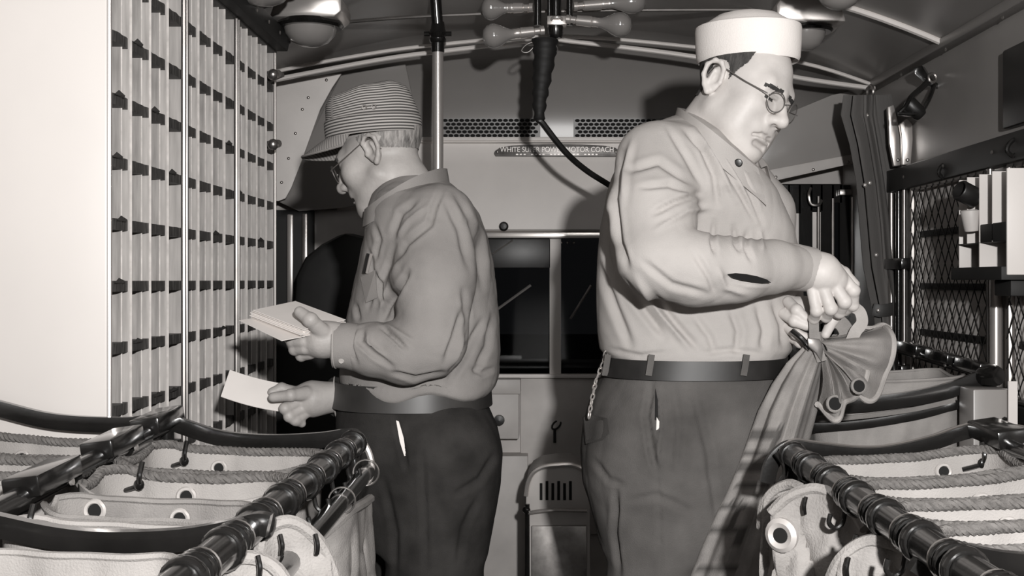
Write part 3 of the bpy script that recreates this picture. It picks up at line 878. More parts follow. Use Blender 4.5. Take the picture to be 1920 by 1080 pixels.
def rail_pipe(parent, A, B, sgn, spacing=0.135):
    d = B - A; L = d.length
    build('rail', MB().tube([A, B], 0.0168, 16), 'black_enamel', parent)
    n = int(L / spacing)
    for k in range(n):
        q = A + d * ((k + 0.45) * spacing / L)
        # rubber sleeve with raised collars
        b = MB().lathe([(0.0165, -0.036), (0.0205, -0.034), (0.0205, 0.034), (0.0165, 0.036)], q, d, 18)
        build('sleeve', b, 'black_enamel', parent)
        for off, m, mm in ((-0.046, ring_big, 'black_enamel'), (0.046, ring_small, 'black_enamel'), (0.060, ring_small, 'black_enamel'), (0.037, ring_steel, 'steel')):
            link(m.name.split('.')[0], m, mm, parent, loc=q + d.normalized() * off)
        link('hook', hookm, 'black_enamel', parent, loc=q + d.normalized() * 0.053 + Vector((0.004 * sgn, 0, -0.02)), scale=(sgn, 1, 1))

BAR = [(-0.007, -0.014), (0.007, -0.014), (0.009, 0.0), (0.007, 0.014), (-0.007, 0.014), (-0.009, 0.0)]
def rack_legs(parent, pts):
    for p in pts:
        build('leg', MB().tube([(p[0], p[1], 0), (p[0], p[1], p[2])], 0.014, 10), 'black_enamel', parent)

rl = thing('bag_rack', (-0.52, 1.6, 0), 'black enamelled mail bag rack in the left foreground', 'bag rack', 'mail bag racks')
build('cross_bar', MB().sweep(crom([P(x, y, 2.12) for x, y in ((-165, 735), (-70, 748), (0, 766), (80, 786), (150, 794), (240, 796), (285, 790), (310, 788), (345, 800), (400, 818), (450, 826), (520, 829), (600, 825), (650, 818), (668, 820))], 6), BAR), 'black_enamel', rl)
build('cross_bar', MB().sweep(crom([P(x, y, 1.37) for x, y in ((-160, 960), (-60, 972), (0, 985), (100, 1006), (200, 1016), (330, 1012), (420, 998), (480, 982), (505, 985))], 6), [(a * 1.15, c * 0.95) for a, c in BAR]), 'black_enamel', rl)
build('end_loop', MB().tube(crom([P(655, 815, 2.115), P(675, 822, 2.11), P(692, 850, 2.11), P(697, 880, 2.11), P(688, 905, 2.11), P(676, 880, 2.11)], 6), 0.006, 8), 'bright_steel', rl)
A, B = P(664, 830, 2.11), P(380, 1062, 1.21)
B2 = A + (B - A) * 1.3
rail_pipe(rl, A, B2, 1)
A2, B3 = P(688, 884, 2.11), P(560, 1033, 1.5)
build('lower_rail', MB().tube([A2, A2 + (B3 - A2) * 1.9], 0.0150, 14), 'black_enamel', rl)
link('wire_ring', ring_steel, 'bright_steel', rl, loc=A2 + (B3 - A2) * 0.02, scale=(1.1, 1, 1.1))
link('wire_ring', ring_steel, 'bright_steel', rl, loc=A2 + (B3 - A2) * 0.45)
H0, H1 = P(312, 797, 2.12), P(0, 958, 1.49)
H2 = H0 + (H1 - H0) * 1.9
build('hook_bar', MB().tube([H0, H2], 0.0140, 12), 'black_enamel', rl)
def clamp_block(parent, c, dirv, L, name='clamp_plate'):
    d = dirv.normalized(); s = Vector((0, 0, 1)).cross(d).normalized(); u = d.cross(s)
    R = Matrix((s, d, u)).transposed()
    tilt = R @ Matrix.Rotation(math.radians(-8), 3, 'Y')
    o = build(name, MB().box(c + Vector((0, 0, 0.016)), (0.052, L, 0.030), tilt), 'black_enamel', parent, bevel=0.004)
    build('clamp_screw', MB().lathe([(0.0, 0), (0.006, 0), (0.006, 0.004), (0, 0.005)], c + s * 0.02 - d * L * 0.3 + Vector((0, 0, 0.0)), Vector((1, 0, 0.2)), 10), 'bright_steel', o)
dh = H1 - H0
for t in (0.07, 0.40, 0.80, 1.25):
    clamp_block(rl, H0 + dh * t, dh, 0.14)
    build('spacer', MB().tube([H0 + dh * (t + 0.12), H0 + dh * (t + 0.26)], 0.0185, 12), 'black_enamel', rl)
rack_legs(rl, [(A.x, A.y, A.z), (B2.x, B2.y, B2.z), (H0.x, H0.y, H0.z), (H2.x, H2.y, H2.z)])

rr = thing('bag_rack', (0.62, 1.6, 0), 'black enamelled mail bag rack in the right foreground', 'bag rack', 'mail bag racks')
RA, RB = P(1484, 853, 2.01), P(1800, 1064, 1.2)
RB2 = RA + (RB - RA) * 1.3
build('cross_bar', MB().sweep(crom([P(x, y, 2.03) for x, y in ((1438, 905), (1446, 872), (1462, 850), (1486, 838), (1530, 842), (1600, 850), (1660, 849), (1740, 832), (1800, 812), (1850, 802), (1900, 810), (1990, 826))], 6), [(a, c * 0.9) for a, c in BAR]), 'black_enamel', rr)
build('bar_edge_wire', MB().tube(crom([P(x, y - 13, 2.022) for x, y in ((1462, 856), (1486, 838), (1530, 842), (1600, 850), (1660, 849), (1740, 832), (1800, 812), (1850, 802), (1900, 810), (1990, 826))], 6), 0.0028, 6), 'steel', rr)
build('cross_bar', MB().sweep(crom([P(x, y, 1.29) for x, y in ((1722, 1080), (1745, 1050), (1785, 1038), (1850, 1052), (1920, 1060), (2060, 1064))], 6), [(a * 1.1, c) for a, c in BAR]), 'black_enamel', rr)
rail_pipe(rr, RA, RB2, -1)
RH0 = P(1852, 822, 2.0); RH1 = RH0 + Vector((0.02, -1.0, -0.03))
build('hook_bar', MB().tube([RH0, RH1], 0.0140, 12), 'black_enamel', rr)
for t in (0.04, 0.26, 0.5):
    clamp_block(rr, RH0 + (RH1 - RH0) * t, RH1 - RH0, 0.13)
rack_legs(rr, [tuple(RA), tuple(RB2), tuple(RH0), tuple(RH1)])
b = MB().tube(crom([P(1455, 850, 2.0), P(1470, 870, 1.99), P(1472, 890, 1.98), P(1462, 905, 1.98)], 5), 0.005, 8)
build('end_clip', b, 'black_enamel', rr)

rf = thing('bag_rack', (0.95, 3.0, 0), 'black mail bag rack further back by the right wall', 'bag rack', 'mail bag racks')
build('cross_bar', MB().sweep(crom([P(x, y, 3.0) for x, y in ((1480, 772), (1560, 762), (1640, 756), (1720, 745), (1790, 728), (1840, 708), (1858, 704))], 6), [(a * 1.3, c * 1.35) for a, c in BAR]), 'black_enamel', rf)
build('cross_bar', MB().sweep(crom([P(x, y, 3.02) for x, y in ((1480, 800), (1560, 800), (1640, 792), (1720, 778), (1780, 762), (1800, 757))], 6), [(a, c * 0.8) for a, c in BAR]), 'black_enamel', rf)
build('cross_bar_strip', MB().sweep(crom([P(x, y, 3.0) for x, y in ((1560, 786), (1640, 778), (1720, 766), (1790, 750))], 6), [(-0.003, -0.006), (0.003, -0.006), (0.003, 0.006), (-0.003, 0.006)]), 'canvas_grey', rf)
build('end_roller', MB().lathe([(0.0, -0.03), (0.022, -0.03), (0.026, -0.022), (0.026, 0.022), (0.022, 0.03), (0.0, 0.03)], P(1856, 705, 2.98), (0.5, -1, 0.1), 16), 'black_enamel', rf)
FH0, FH1 = P(1856, 706, 3.02), P(1675, 652, 3.75)
build('hook_bar', MB().tube([FH0, FH1], 0.013, 10), 'black_enamel', rf)
for t in (0.12, 0.42, 0.75): clamp_block(rf, FH0 + (FH1 - FH0) * t, FH1 - FH0, 0.17)
build('strut', MB().tube([P(1838, 735, 3.0), P(1885, 790, 2.9)], 0.010, 8), 'black_enamel', rf)
rack_legs(rf, [(FH0.x, FH0.y, FH0.z), (P(1500, 770, 3.0).x, 3.0, P(1500, 770, 3.0).z), (FH1.x, FH1.y, FH1.z)])
build('post_box', MB().span((P(1825, 760, 2.9).x, 2.9, 0.4), (P(1895, 760, 2.9).x, 3.0, P(1850, 730, 2.9).z)), 'wall_paint', rf, bevel=0.004)
build('white_slip', MB().span((P(1891, 760, 2.88).x, 2.88, P(1891, 798, 2.88).z), (P(1908, 760, 2.88).x, 2.885, P(1891, 715, 2.88).z)), 'paper', rf)

# ================================================================== MAIL BAGS
def make_bag(name, x0, x1, yf, yn, zl, zr, sag, label, roped=True, group=None, depth=0.48, m='canvas_inside',
             groms=(), hooks=(), seed=0, hump=0.004, lift=0.0, near_rope=True):
    """open canvas pouch hung between two bars: far wall at yf, near wall at yn"""
    r = random.Random(seed)
    ph = [r.uniform(0, 6.28) for _ in range(6)]
    t = thing(name, ((x0 + x1) / 2, (yf + yn) / 2, zl - depth), label, 'mail bag', group)
    def wall_y(x, base): return base + 0.006 * math.sin(7 * x / (x1 - x0) + ph[0]) + 0.003 * math.sin(19 * x / (x1 - x0) + ph[1])
    def rim_z(u): return zl + (zr - zl) * u - sag * math.sin(math.pi * u) ** 0.8 + hump * math.exp(-((u - 0.06) / 0.07) ** 2)
    loop = []; N = 26
    cr = min(0.045, (yf - yn) * 0.4)
    for i in range(N + 1):                                     # far side left->right
        u = i / N; x = x0 + (x1 - x0) * u
        e = min(u, 1 - u) * (x1 - x0)
        y = wall_y(x, yf) - (cr * (1 - min(1, e / cr)) ** 2 if e < cr else 0)
        loop.append(Vector((x, y, rim_z(u))))
    for i in range(1, 6):
        v = i / 6; loop.append(Vector((x1, (yf - cr) + (yn + cr - yf + cr) * v, rim_z(1) - 0.012 * math.sin(math.pi * v))))
    for i in range(N + 1):                                     # near side right->left
        u = 1 - i / N; x = x0 + (x1 - x0) * u
        e = min(u, 1 - u) * (x1 - x0)
        y = wall_y(x, yn) + (cr * (1 - min(1, e / cr)) ** 2 if e < cr else 0)
        loop.append(Vector((x, y, rim_z(u) - lift)))
    for i in range(1, 6):
        v = i / 6; loop.append(Vector((x0, (yn + cr) + (yf - cr - yn - cr) * v, rim_z(0) - 0.012 * math.sin(math.pi * v))))
    cx, cy = (x0 + x1) / 2, (yf + yn) / 2
    rows = []
    for j in range(14):
        d = j / 13
        row = []
        for i, p in enumerate(loop):
            wob = 0.006 * d * math.sin(i * 0.9 + ph[2] + 3 * d) + 0.004 * math.sin(i * 1.7 + ph[3]) * min(1, d * 5)
            sh = 1 - 0.10 * d
            row.append(Vector((cx + (p.x - cx) * sh, cy + (p.y - cy) * sh + wob, p.z + (zl - depth - 0.02 - p.z) * d)))
        rows.append(row)
    inner = [[Vector((cx + (p.x - cx) * 0.985, cy + (p.y - cy) * 0.975, p.z + 0.001)) for p in row] for row in rows]
    b = MB(); b.grid(rows, closed_u=True); b.grid(inner, closed_u=True); b.grid([rows[0], inner[0]], closed_u=True)
    n = len(loop); o = len(b.v); b.add(rows[-1], [tuple(range(n))]); 
    can = build('canvas', b, m, t)
    if roped:
        rb = MB(); rope(rb, [p + Vector((0, 0, 0.003)) for p in (loop if near_rope else loop[-5:] + loop[:N + 6])], 0.0080, 0.026, closed=near_rope)
        build('rope_rim', rb, 'rope_fibre', t)
    else:
        build('hem', MB().tube([p + Vector((0, 0, 0.0)) for p in loop], 0.0048, 6, closed=True), m, t)
    for (u, dz, big) in groms:
        x = x0 + (x1 - x0) * u; y = cy + (wall_y(x, yf) - cy) * 0.985 - 0.008; z = rim_z(u) - dz
        g = build('grommet', MB().torus((x, y, z), 0.0115 * big, 0.0034 * big, (0, 1, 0), 20, 6), 'grommet_metal', t)
        build('eyelet_hole', MB().lathe([(0.0, 0), (0.0085 * big, 0), (0.0085 * big, 0.003), (0, 0.003)], (x, y - 0.0015, z), (0, 1, 0), 16), 'dark_hole', g)
    for (u, dz) in hooks:
        x = x0 + (x1 - x0) * u; y = cy + (wall_y(x, yf) - cy) * 0.985 - 0.014; z = rim_z(u) - dz
        h = build('hook_strap', MB().tube(crom([(x + 0.003, y + 0.006, z + 0.034), (x + 0.002, y - 0.004, z + 0.015), (x, y, z), (x - 0.012, y + 0.004, z - 0.006), (x - 0.03, y + 0.01, z - 0.012)], 5), 0.0042, 8).ball((x, y, z), 0.0085, 10, 6, (1, 0.6, 1.1)), 'black_enamel', t)
    return t

RAILZ = CH - 0.30
G = 'open canvas mail bags in the left rack'
make_bag('mail_bag', -0.672, -0.372, 2.065, 1.815, RAILZ + 0.006, RAILZ - 0.006, 0.010, 'open rope-rimmed mail bag at the back of the left rack', group=G, groms=((0.36, 0.027, 1.0),), hooks=((0.17, 0.018),), seed=1)
make_bag('mail_bag', -0.662, -0.376, 1.805, 1.625, RAILZ + 0.004, RAILZ - 0.006, 0.012, 'second open mail bag from the back of the left rack, with rope rim', group=G, groms=((0.42, 0.024, 1.1),), hooks=((0.17, 0.012),), seed=2, near_rope=False)
make_bag('mail_bag', -0.650, -0.376, 1.615, 1.485, RAILZ + 0.002, RAILZ - 0.010, 0.006, 'third open mail bag in the left rack, plain hem and wrinkled', roped=False, group=G, m='canvas_grey', groms=((0.15, 0.016, 1.1), (0.56, 0.022, 1.0)), seed=3)
make_bag('mail_bag', -0.655, -0.376, 1.475, 1.39, RAILZ - 0.002, RAILZ - 0.020, 0.004, 'pale plain-hemmed mail bag just behind the near left cross bar', roped=False, group=G, groms=((0.50, 0.026, 1.15), (0.60, 0.030, 1.0)), hooks=((0.06, 0.018),), seed=4)
make_bag('mail_bag', -0.660, -0.385, 1.30, 1.12, RAILZ - 0.004, RAILZ - 0.008, 0.004, 'nearest mail bag of the left rack, cut by the bottom edge', roped=False, group=G, groms=((0.52, 0.036, 1.1), (0.62, 0.036, 1.1)), seed=5)
make_bag('mail_bag', -1.03, -0.715, 2.075, 1.885, RAILZ + 0.024, RAILZ + 0.002, 0.004, 'rope-rimmed mail bag below the white case end panel', group=G, groms=((0.36, 0.030, 1.0),), seed=6, hump=0)
make_bag('mail_bag', -1.03, -0.735, 1.870, 1.72, RAILZ + 0.016, RAILZ + 0.004, 0.004, 'second rope-rimmed bag at the far left edge', group=G, groms=(), seed=7, hump=0)
make_bag('mail_bag', -1.03, -0.735, 1.705, 1.45, RAILZ + 0.010, RAILZ + 0.000, 0.004, 'pale bag at the left edge beside the black clamp plates', roped=False, group=G, seed=8, hump=0)

G = 'open canvas mail bags in the right rack'
make_bag('mail_bag', 0.470, 0.775, 1.965, 1.748, RAILZ - 0.010, RAILZ + 0.014, 0.006, 'rope-rimmed mail bag at the back of the right rack', group=G, groms=((0.72, 0.026, 1.0),), hooks=((0.93, 0.02),), seed=9, hump=0)
make_bag('mail_bag', 0.475, 0.800, 1.738, 1.588, RAILZ - 0.012, RAILZ + 0.014, 0.006, 'second rope-rimmed mail bag in the right rack', group=G, groms=((0.58, 0.030, 1.15),), seed=10, hump=0)
make_bag('mail_bag', 0.475, 0.800, 1.578, 1.440, RAILZ - 0.012, RAILZ + 0.010, 0.006, 'third rope-rimmed mail bag in the right rack', group=G, groms=((0.50, 0.026, 1.0),), seed=12, hump=0)
make_bag('mail_bag', 0.475, 0.800, 1.430, 1.315, RAILZ - 0.012, RAILZ + 0.010, 0.006, 'fourth rope-rimmed mail bag, nearest in the right rack', group=G, seed=13, hump=0)
make_bag('mail_bag', 0.74, 1.14, 3.30, 3.03, P(1700, 712, 3.03).z, P(1700, 706, 3.03).z, 0.008, 'pale mail bag in the rack beyond the tied bag', roped=False, group='mail bags in the far rack', m='canvas', seed=14, hump=0)

def hung_bag(hem, length, label, group, m='canvas_pale', th=0.012, seed=0, groms=(), tabs=(), out=(1, 0, 0), spread=0.0, roped=False, lean=0.0):
    """bag hanging closed on the aisle side: arched rolled hem, two layers falling in folds"""
    r = random.Random(seed); ph = [r.uniform(0, 6.28) for _ in range(4)]
    hp = resample(crom(hem, 8), 0.008); n = len(hp)
    t = thing('hanging_mail_bag', hp[n // 2] - Vector((0, 0, length)), label, 'mail bag', group)
    O = Vector(out).normalized(); rows = []
    zmin = min(p.z for p in hp)
    cen = sum(hp, Vector()) / n
    J = 48
    for j in range(J):
        d = j / (J - 1)
        fr, bk = [], []
        for i, p in enumerate(hp):
            u = i / (n - 1)
            rip = 0.012 * (0.3 + d) * math.sin(9 * u + ph[0] + d * 1.2) + 0.005 * (0.4 + d) * math.sin(23 * u + ph[1] + d * 2) - 0.016 * min(1, 5 * d) * (1 - abs(math.sin(8.5 * u + ph[2] + 1.5 * math.sin(6 * d + ph[3])))) ** 2.5 - 0.006 * min(1, 6 * d) * (1 - abs(math.sin(17 * d + 5 * u + ph[3]))) ** 3
            edge = math.sin(math.pi * min(max(u, 0.0), 1.0)) ** 0.5
            q = Vector((cen.x + (p.x - cen.x) * (1 + spread * d), cen.y + (p.y - cen.y) * (1 + spread * d), p.z + (zmin - length - p.z) * d))
            q += O * (rip + lean * d)
            w = (0.003 + th * min(1, d * 4)) * edge + 0.001
            fr.append(q + O * w); bk.append(q - O * w)
        rows.append(fr + bk[::-1])
    can = build('canvas', MB().grid(rows, closed_u=True).add(rows[-1], [tuple(range(2 * n))]), m, t)
    if roped:
        rb = MB(); rope(rb, hp, 0.009, 0.03); build('rope_rim', rb, 'rope_fibre', t)
    else:
        build('rolled_hem', MB().tube(hp, 0.0085, 8), m, t)
    for (u, dz, big) in groms:
        p = hp[int(u * (n - 1))]
        rip = 0.012 * 0.45 * math.sin(9 * u + ph[0]) + 0.005 * .5 * math.sin(23 * u + ph[1])
        q = p + Vector((0, 0, -dz)) + O * (th + 0.004 + rip)
        g = build('grommet', MB().torus(q, 0.0125 * big, 0.0056 * big, O, 20, 6), 'grommet_metal', t)
        build('eyelet_hole', MB().lathe([(0, 0), (0.0078 * big, 0), (0.0078 * big, 0.005), (0, 0.005)], q + O * 0.001, O, 16), 'dark_hole', g)
    for (u, dz) in tabs:
        p = hp[int(u * (n - 1))]
        q = p + Vector((0, 0, -dz)) + O * (th * 0.6 + 0.008)
        build('hook_stud', MB().tube(crom([q + Vector((0, 0, 0.02)), q + O * 0.006 + Vector((0, 0, 0.008)), q + O * 0.004 - Vector((0, 0, 0.004))], 5), 0.0030, 8), 'black_enamel', t)
    return t
o1 = (0.62, -0.78, 0)
hung_bag([P(484, 1060, 1.42), P(492, 1005, 1.42), P(515, 983, 1.43), P(548, 978, 1.44), P(585, 1002, 1.45), P(612, 1040, 1.46), P(640, 1120, 1.47)], 0.34, 'pale bag lobe hanging outside the left rack rail', 'bags hanging on the aisle side', seed=21, tabs=((0.52, 0.02), (0.3, 0.03)), out=o1)
hung_bag([P(400, 1110, 1.30), P(420, 1062, 1.30), P(450, 1046, 1.30), P(490, 1050, 1.31), P(525, 1075, 1.31), P(548, 1130, 1.31)], 0.3, 'pale bag lobe at the bottom edge outside the left rack', 'bags hanging on the aisle side', seed=22, tabs=((0.5, 0.015),), out=o1)
hung_bag([P(596, 1010, 1.80), P(628, 985, 1.82), P(655, 960, 1.86), P(680, 945, 1.95), P(694, 935, 2.06)], 0.42, 'grey canvas side hanging below the lower left rail', 'bags hanging on the aisle side', m='canvas_grey', seed=23, out=(0.8, -0.6, 0))
o2 = (-0.62, -0.78, 0)
hung_bag([P(1428, 990, 1.84), P(1432, 950, 1.83), P(1450, 922, 1.82), P(1480, 908, 1.80), P(1500, 914, 1.78)], 0.4, 'narrow pale bag edge beside the man in the white cap', 'bags hanging on the aisle side', seed=24, out=o2, th=0.008)
hung_bag([P(1446, 962, 1.72), P(1480, 930, 1.71), P(1530, 916, 1.70), P(1575, 936, 1.68), P(1605, 965, 1.66), P(1622, 992, 1.64)], 0.4, 'wrinkled pale bag with a big eyelet outside the right rack rail', 'bags hanging on the aisle side', seed=25, out=o2, groms=((0.20, 0.052, 1.45),), tabs=((0.42, 0.03),), th=0.016)
hung_bag([P(1552, 1100, 1.48), P(1575, 1050, 1.47), P(1612, 1020, 1.46), P(1650, 1014, 1.45), P(1700, 1030, 1.43), P(1735, 1062, 1.42)], 0.34, 'pale bag lobe at the bottom edge outside the right rack', 'bags hanging on the aisle side', seed=26, out=o2, tabs=((0.42, 0.03),), th=0.014)

# ================================================================== PEOPLE: smooth-blended distance fields meshed with surface nets
class Field:
    def __init__(self, lo, hi, h):
        self.h = h; self.lo = np.array(lo, float)
        self.n = np.ceil((np.array(hi) - self.lo) / h).astype(int) + 1
        self.a = np.full(self.n, 0.06, np.float32)
        self.ax = [(self.lo[i] + h * np.arange(self.n[i])).astype(np.float32) for i in range(3)]
    def _sl(self, lo, hi):
        i0 = np.clip(np.floor((np.array(lo) - self.lo) / self.h).astype(int), 0, self.n)
        i1 = np.clip(np.ceil((np.array(hi) - self.lo) / self.h).astype(int) + 1, 0, self.n)
        s = tuple(slice(a, b) for a, b in zip(i0, i1))
        X = self.ax[0][s[0]][:, None, None]; Y = self.ax[1][s[1]][None, :, None]; Z = self.ax[2][s[2]][None, None, :]
        return s, X, Y, Z
    def put(self, s, d, k, sub=False):
        a = self.a[s]
        if a.size == 0: return
        if sub:
            d = -d
            h = np.maximum(k - np.abs(a - d), 0) / k
            self.a[s] = np.maximum(a, d) + h * h * k * 0.25
        else:
            h = np.maximum(k - np.abs(a - d), 0) / k
            self.a[s] = np.minimum(a, d) - h * h * k * 0.25
    def cone(self, a, b, ra, rb, k=0.01, sub=False, flat=None, fl=1.0):
        """round cone; flat = unit direction in which the section is squeezed by fl"""
        a = np.array(a, float); b = np.array(b, float); m = max(ra, rb) * max(1, 1 / fl) + k + 0.03
        s, X, Y, Z = self._sl(np.minimum(a, b) - m, np.maximum(a, b) + m)
        d = b - a; L2 = max(float(d @ d), 1e-9)
        t = np.clip(((X - a[0]) * d[0] + (Y - a[1]) * d[1] + (Z - a[2]) * d[2]) / L2, 0, 1)
        qx, qy, qz = X - a[0] - t * d[0], Y - a[1] - t * d[1], Z - a[2] - t * d[2]
        r2 = qx * qx + qy * qy + qz * qz
        if flat is not None:
            f = np.array(flat, float); f /= np.linalg.norm(f)
            c = qx * f[0] + qy * f[1] + qz * f[2]
            r2 = r2 + c * c * (1 / fl ** 2 - 1)
        self.put(s, np.sqrt(r2) - (ra + (rb - ra) * t), k, sub)
    def chain(self, pts, rs, k=0.01, **kw):
        for i in range(len(pts) - 1):
            self.cone(pts[i], pts[i + 1], rs[i], rs[i + 1], k, **kw)
    def ell(self, c, r, k=0.01, R=None, sub=False):
        c = np.array(c, float); r = np.array(r, float); m = r.max() + k + 0.03
        s, X, Y, Z = self._sl(c - m, c + m)
        x, y, z = X - c[0], Y - c[1], Z - c[2]
        if R is not None:
            R = np.array(R, float)       # columns = local axes
            x, y, z = [x * R[0, i] + y * R[1, i] + z * R[2, i] for i in range(3)]
        k0 = np.sqrt((x / r[0]) ** 2 + (y / r[1]) ** 2 + (z / r[2]) ** 2) + 1e-6
        k1 = np.sqrt((x / r[0] ** 2) ** 2 + (y / r[1] ** 2) ** 2 + (z / r[2] ** 2) ** 2) + 1e-6
        self.put(s, k0 * (k0 - 1) / k1, k, sub)
    def trunk(self, T, k=0.02, grow=0.0, e=2.3):
        """T: dict of arrays over height z: cx, a, cy, b"""
        z = np.array(T['z']); zz = self.ax[2]
        cx, a, cy, b = [np.interp(zz, z, T[q]).astype(np.float32)[None, None, :] for q in ('cx', 'a', 'cy', 'b')]
        a = a + grow; b = b + grow
        X = self.ax[0][:, None, None]; Y = self.ax[1][None, :, None]; Z = zz[None, None, :]
        q = (np.abs((X - cx) / a) ** e + np.abs((Y - cy) / b) ** e) ** (1 / e)
        d = (q - 1) * np.minimum(a, b)
        d = np.maximum(d, np.maximum(Z - z[-1], z[0] - Z))
        self.put((slice(None),) * 3, np.minimum(d, 0.06), k)
    def clip(self, fn):
        X = self.ax[0][:, None, None]; Y = self.ax[1][None, :, None]; Z = self.ax[2][None, None, :]
        self.a = np.maximum(self.a, fn(X, Y, Z)).astype(np.float32)
    def nets(self):
        a = self.a; a[0] = a[-1] = 0.05; a[:, 0] = a[:, -1] = 0.05; a[:, :, 0] = a[:, :, -1] = 0.05
        ins = a < 0
        c = ins[:-1, :-1, :-1].astype(np.int8)
        tot = np.zeros_like(c)
        for dx in (0, 1):
            for dy in (0, 1):
                for dz in (0, 1):
                    tot += ins[dx:ins.shape[0] - 1 + dx, dy:ins.shape[1] - 1 + dy, dz:ins.shape[2] - 1 + dz]
        act = (tot > 0) & (tot < 8)
        I = np.argwhere(act)
        idx = np.full(act.shape, -1, np.int64); idx[act] = np.arange(len(I))
        acc = np.zeros((len(I), 3)); cnt = np.zeros(len(I))
        corners = [(dx, dy, dz) for dx in (0, 1) for dy in (0, 1) for dz in (0, 1)]
        val = {q: a[I[:, 0] + q[0], I[:, 1] + q[1], I[:, 2] + q[2]] for q in corners}
        for q in corners:
            for ax in range(3):
                if q[ax] == 0:
                    r = list(q); r[ax] = 1; r = tuple(r)
                    va, vb = val[q], val[r]
                    m = (va < 0) != (vb < 0)
                    t = np.where(m, va / np.where(m, va - vb, 1), 0)
                    p = np.tile(np.array(q, float), (len(I), 1)); p[:, ax] += t
                    acc += p * m[:, None]; cnt += m
        V = self.lo + (I + acc / cnt[:, None]) * self.h
        faces = []
        for ax in range(3):
            o1, o2 = [(1, 2), (2, 0), (0, 1)][ax]
            s0 = [slice(None)] * 3; s1 = [slice(None)] * 3
            s0[ax] = slice(0, -1); s1[ax] = slice(1, None)
            A = ins[tuple(s0)]; B = ins[tuple(s1)]
            E = np.argwhere(A != B)
            ok = (E[:, o1] > 0) & (E[:, o2] > 0) & (E[:, o1] < ins.shape[o1] - 1) & (E[:, o2] < ins.shape[o2] - 1)
            E = E[ok]
            if len(E) == 0: continue
            flip = A[tuple(E.T)]
            def cell(d1, d2):
                Q = E.copy(); Q[:, o1] -= d1; Q[:, o2] -= d2
                return idx[tuple(Q.T)]
            q = np.stack([cell(1, 1), cell(0, 1), cell(0, 0), cell(1, 0)], 1)
            q[~flip] = q[~flip][:, ::-1]
            faces.append(q)
        Fc = np.concatenate(faces)
        return V, Fc

def np_mesh(name, V, Fc, m, smooth=True):
    me = bpy.data.meshes.new(name)
    me.vertices.add(len(V)); me.vertices.foreach_set('co', np.asarray(V, np.float32).ravel())
    k = Fc.shape[1]
    me.loops.add(len(Fc) * k); me.loops.foreach_set('vertex_index', Fc.astype(np.int32).ravel())
    me.polygons.add(len(Fc)); me.polygons.foreach_set('loop_start', np.arange(0, len(Fc) * k, k, dtype=np.int32))
    me.polygons.foreach_set('use_smooth', np.ones(len(Fc), bool))
    me.materials.append(MATS[m])
    me.update(calc_edges=True); me.validate()
    return me

def vnormals(V, Fc):
    e1 = V[Fc[:, 2]] - V[Fc[:, 0]]; e2 = V[Fc[:, 3]] - V[Fc[:, 1]]
    n = np.cross(e1, e2); N = np.zeros_like(V)
    for c in range(4): np.add.at(N, Fc[:, c], n)
    return N / (np.linalg.norm(N, axis=1)[:, None] + 1e-12)

def relax(V, Fc, it=2, lam=0.5):
    for _ in range(it):
        S = np.zeros_like(V); C = np.zeros(len(V))
        for c in range(4):
            for d in (1, 3):
                np.add.at(S, Fc[:, c], V[Fc[:, (c + d) % 4]]); np.add.at(C, Fc[:, c], 1)
        V = V + lam * (S / np.maximum(C, 1)[:, None] - V)
    return V

def to_px(V):
    return CX + V[:, 0] * F / V[:, 1], CY - (V[:, 2] - CH) * F / V[:, 1]

def folds(V, N, strokes, yside=0.0):
    """press creases (depth<0) and raise ridges (depth>0) along fold lines lying on the cloth facing the aisle;
    strokes: (polyline in photograph pixels, half width px, depth m)"""
    px, py = to_px(V)
    face = np.clip((-N[:, 1] + 0.25) / 0.5, 0, 1)
    disp = np.zeros(len(V))
    for pts, w, dep in strokes:
        best = np.full(len(V), 1e9); bt = np.zeros(len(V)); n = len(pts) - 1
        for i in range(n):
            ax_, ay_ = pts[i]; bx_, by_ = pts[i + 1]
            dx, dy = bx_ - ax_, by_ - ay_; L2 = dx * dx + dy * dy + 1e-9
            t = np.clip(((px - ax_) * dx + (py - ay_) * dy) / L2, 0, 1)
            d = np.hypot(px - ax_ - t * dx, py - ay_ - t * dy)
            m = d < best
            best = np.where(m, d, best); bt = np.where(m, (i + t) / n, bt)
        taper = np.clip(np.sin(math.pi * np.clip(bt * 0.9 + 0.05, 0, 1)) * 1.5, 0, 1)
        w = w * 0.85
        disp += dep * np.exp(-(best / w) ** 2) * taper
        disp += -0.2 * dep * np.exp(-((best - 2.0 * w) / w) ** 2) * taper
    return V + N * (disp * face)[:, None]

def wrinkle(V, N, amp, f, seed=0):
    r = np.random.RandomState(seed); d = np.zeros(len(V))
    for i in range(9):
        k = r.normal(size=3); k /= np.linalg.norm(k)
        fr = f * r.uniform(0.6, 1.9)
        warp = 0.6 * np.sin(V @ r.normal(size=3) * f * 0.7 + r.uniform(0, 6))
        s = np.sin((V @ k) * fr + r.uniform(0, 6.28) + warp * 2)
        d += (1 - np.abs(s)) ** 2 * r.uniform(0.4, 1.0)
    return V - N * (amp * (d / 4.5))[:, None]

def submesh(V, Fc, mask_v, N=None, off=0.0):
    keep = mask_v[Fc].all(1)
    f = Fc[keep]; u, inv = np.unique(f, return_inverse=True)
    W = V[u] + (N[u] * off if N is not None else 0)
    return W, inv.reshape(f.shape)

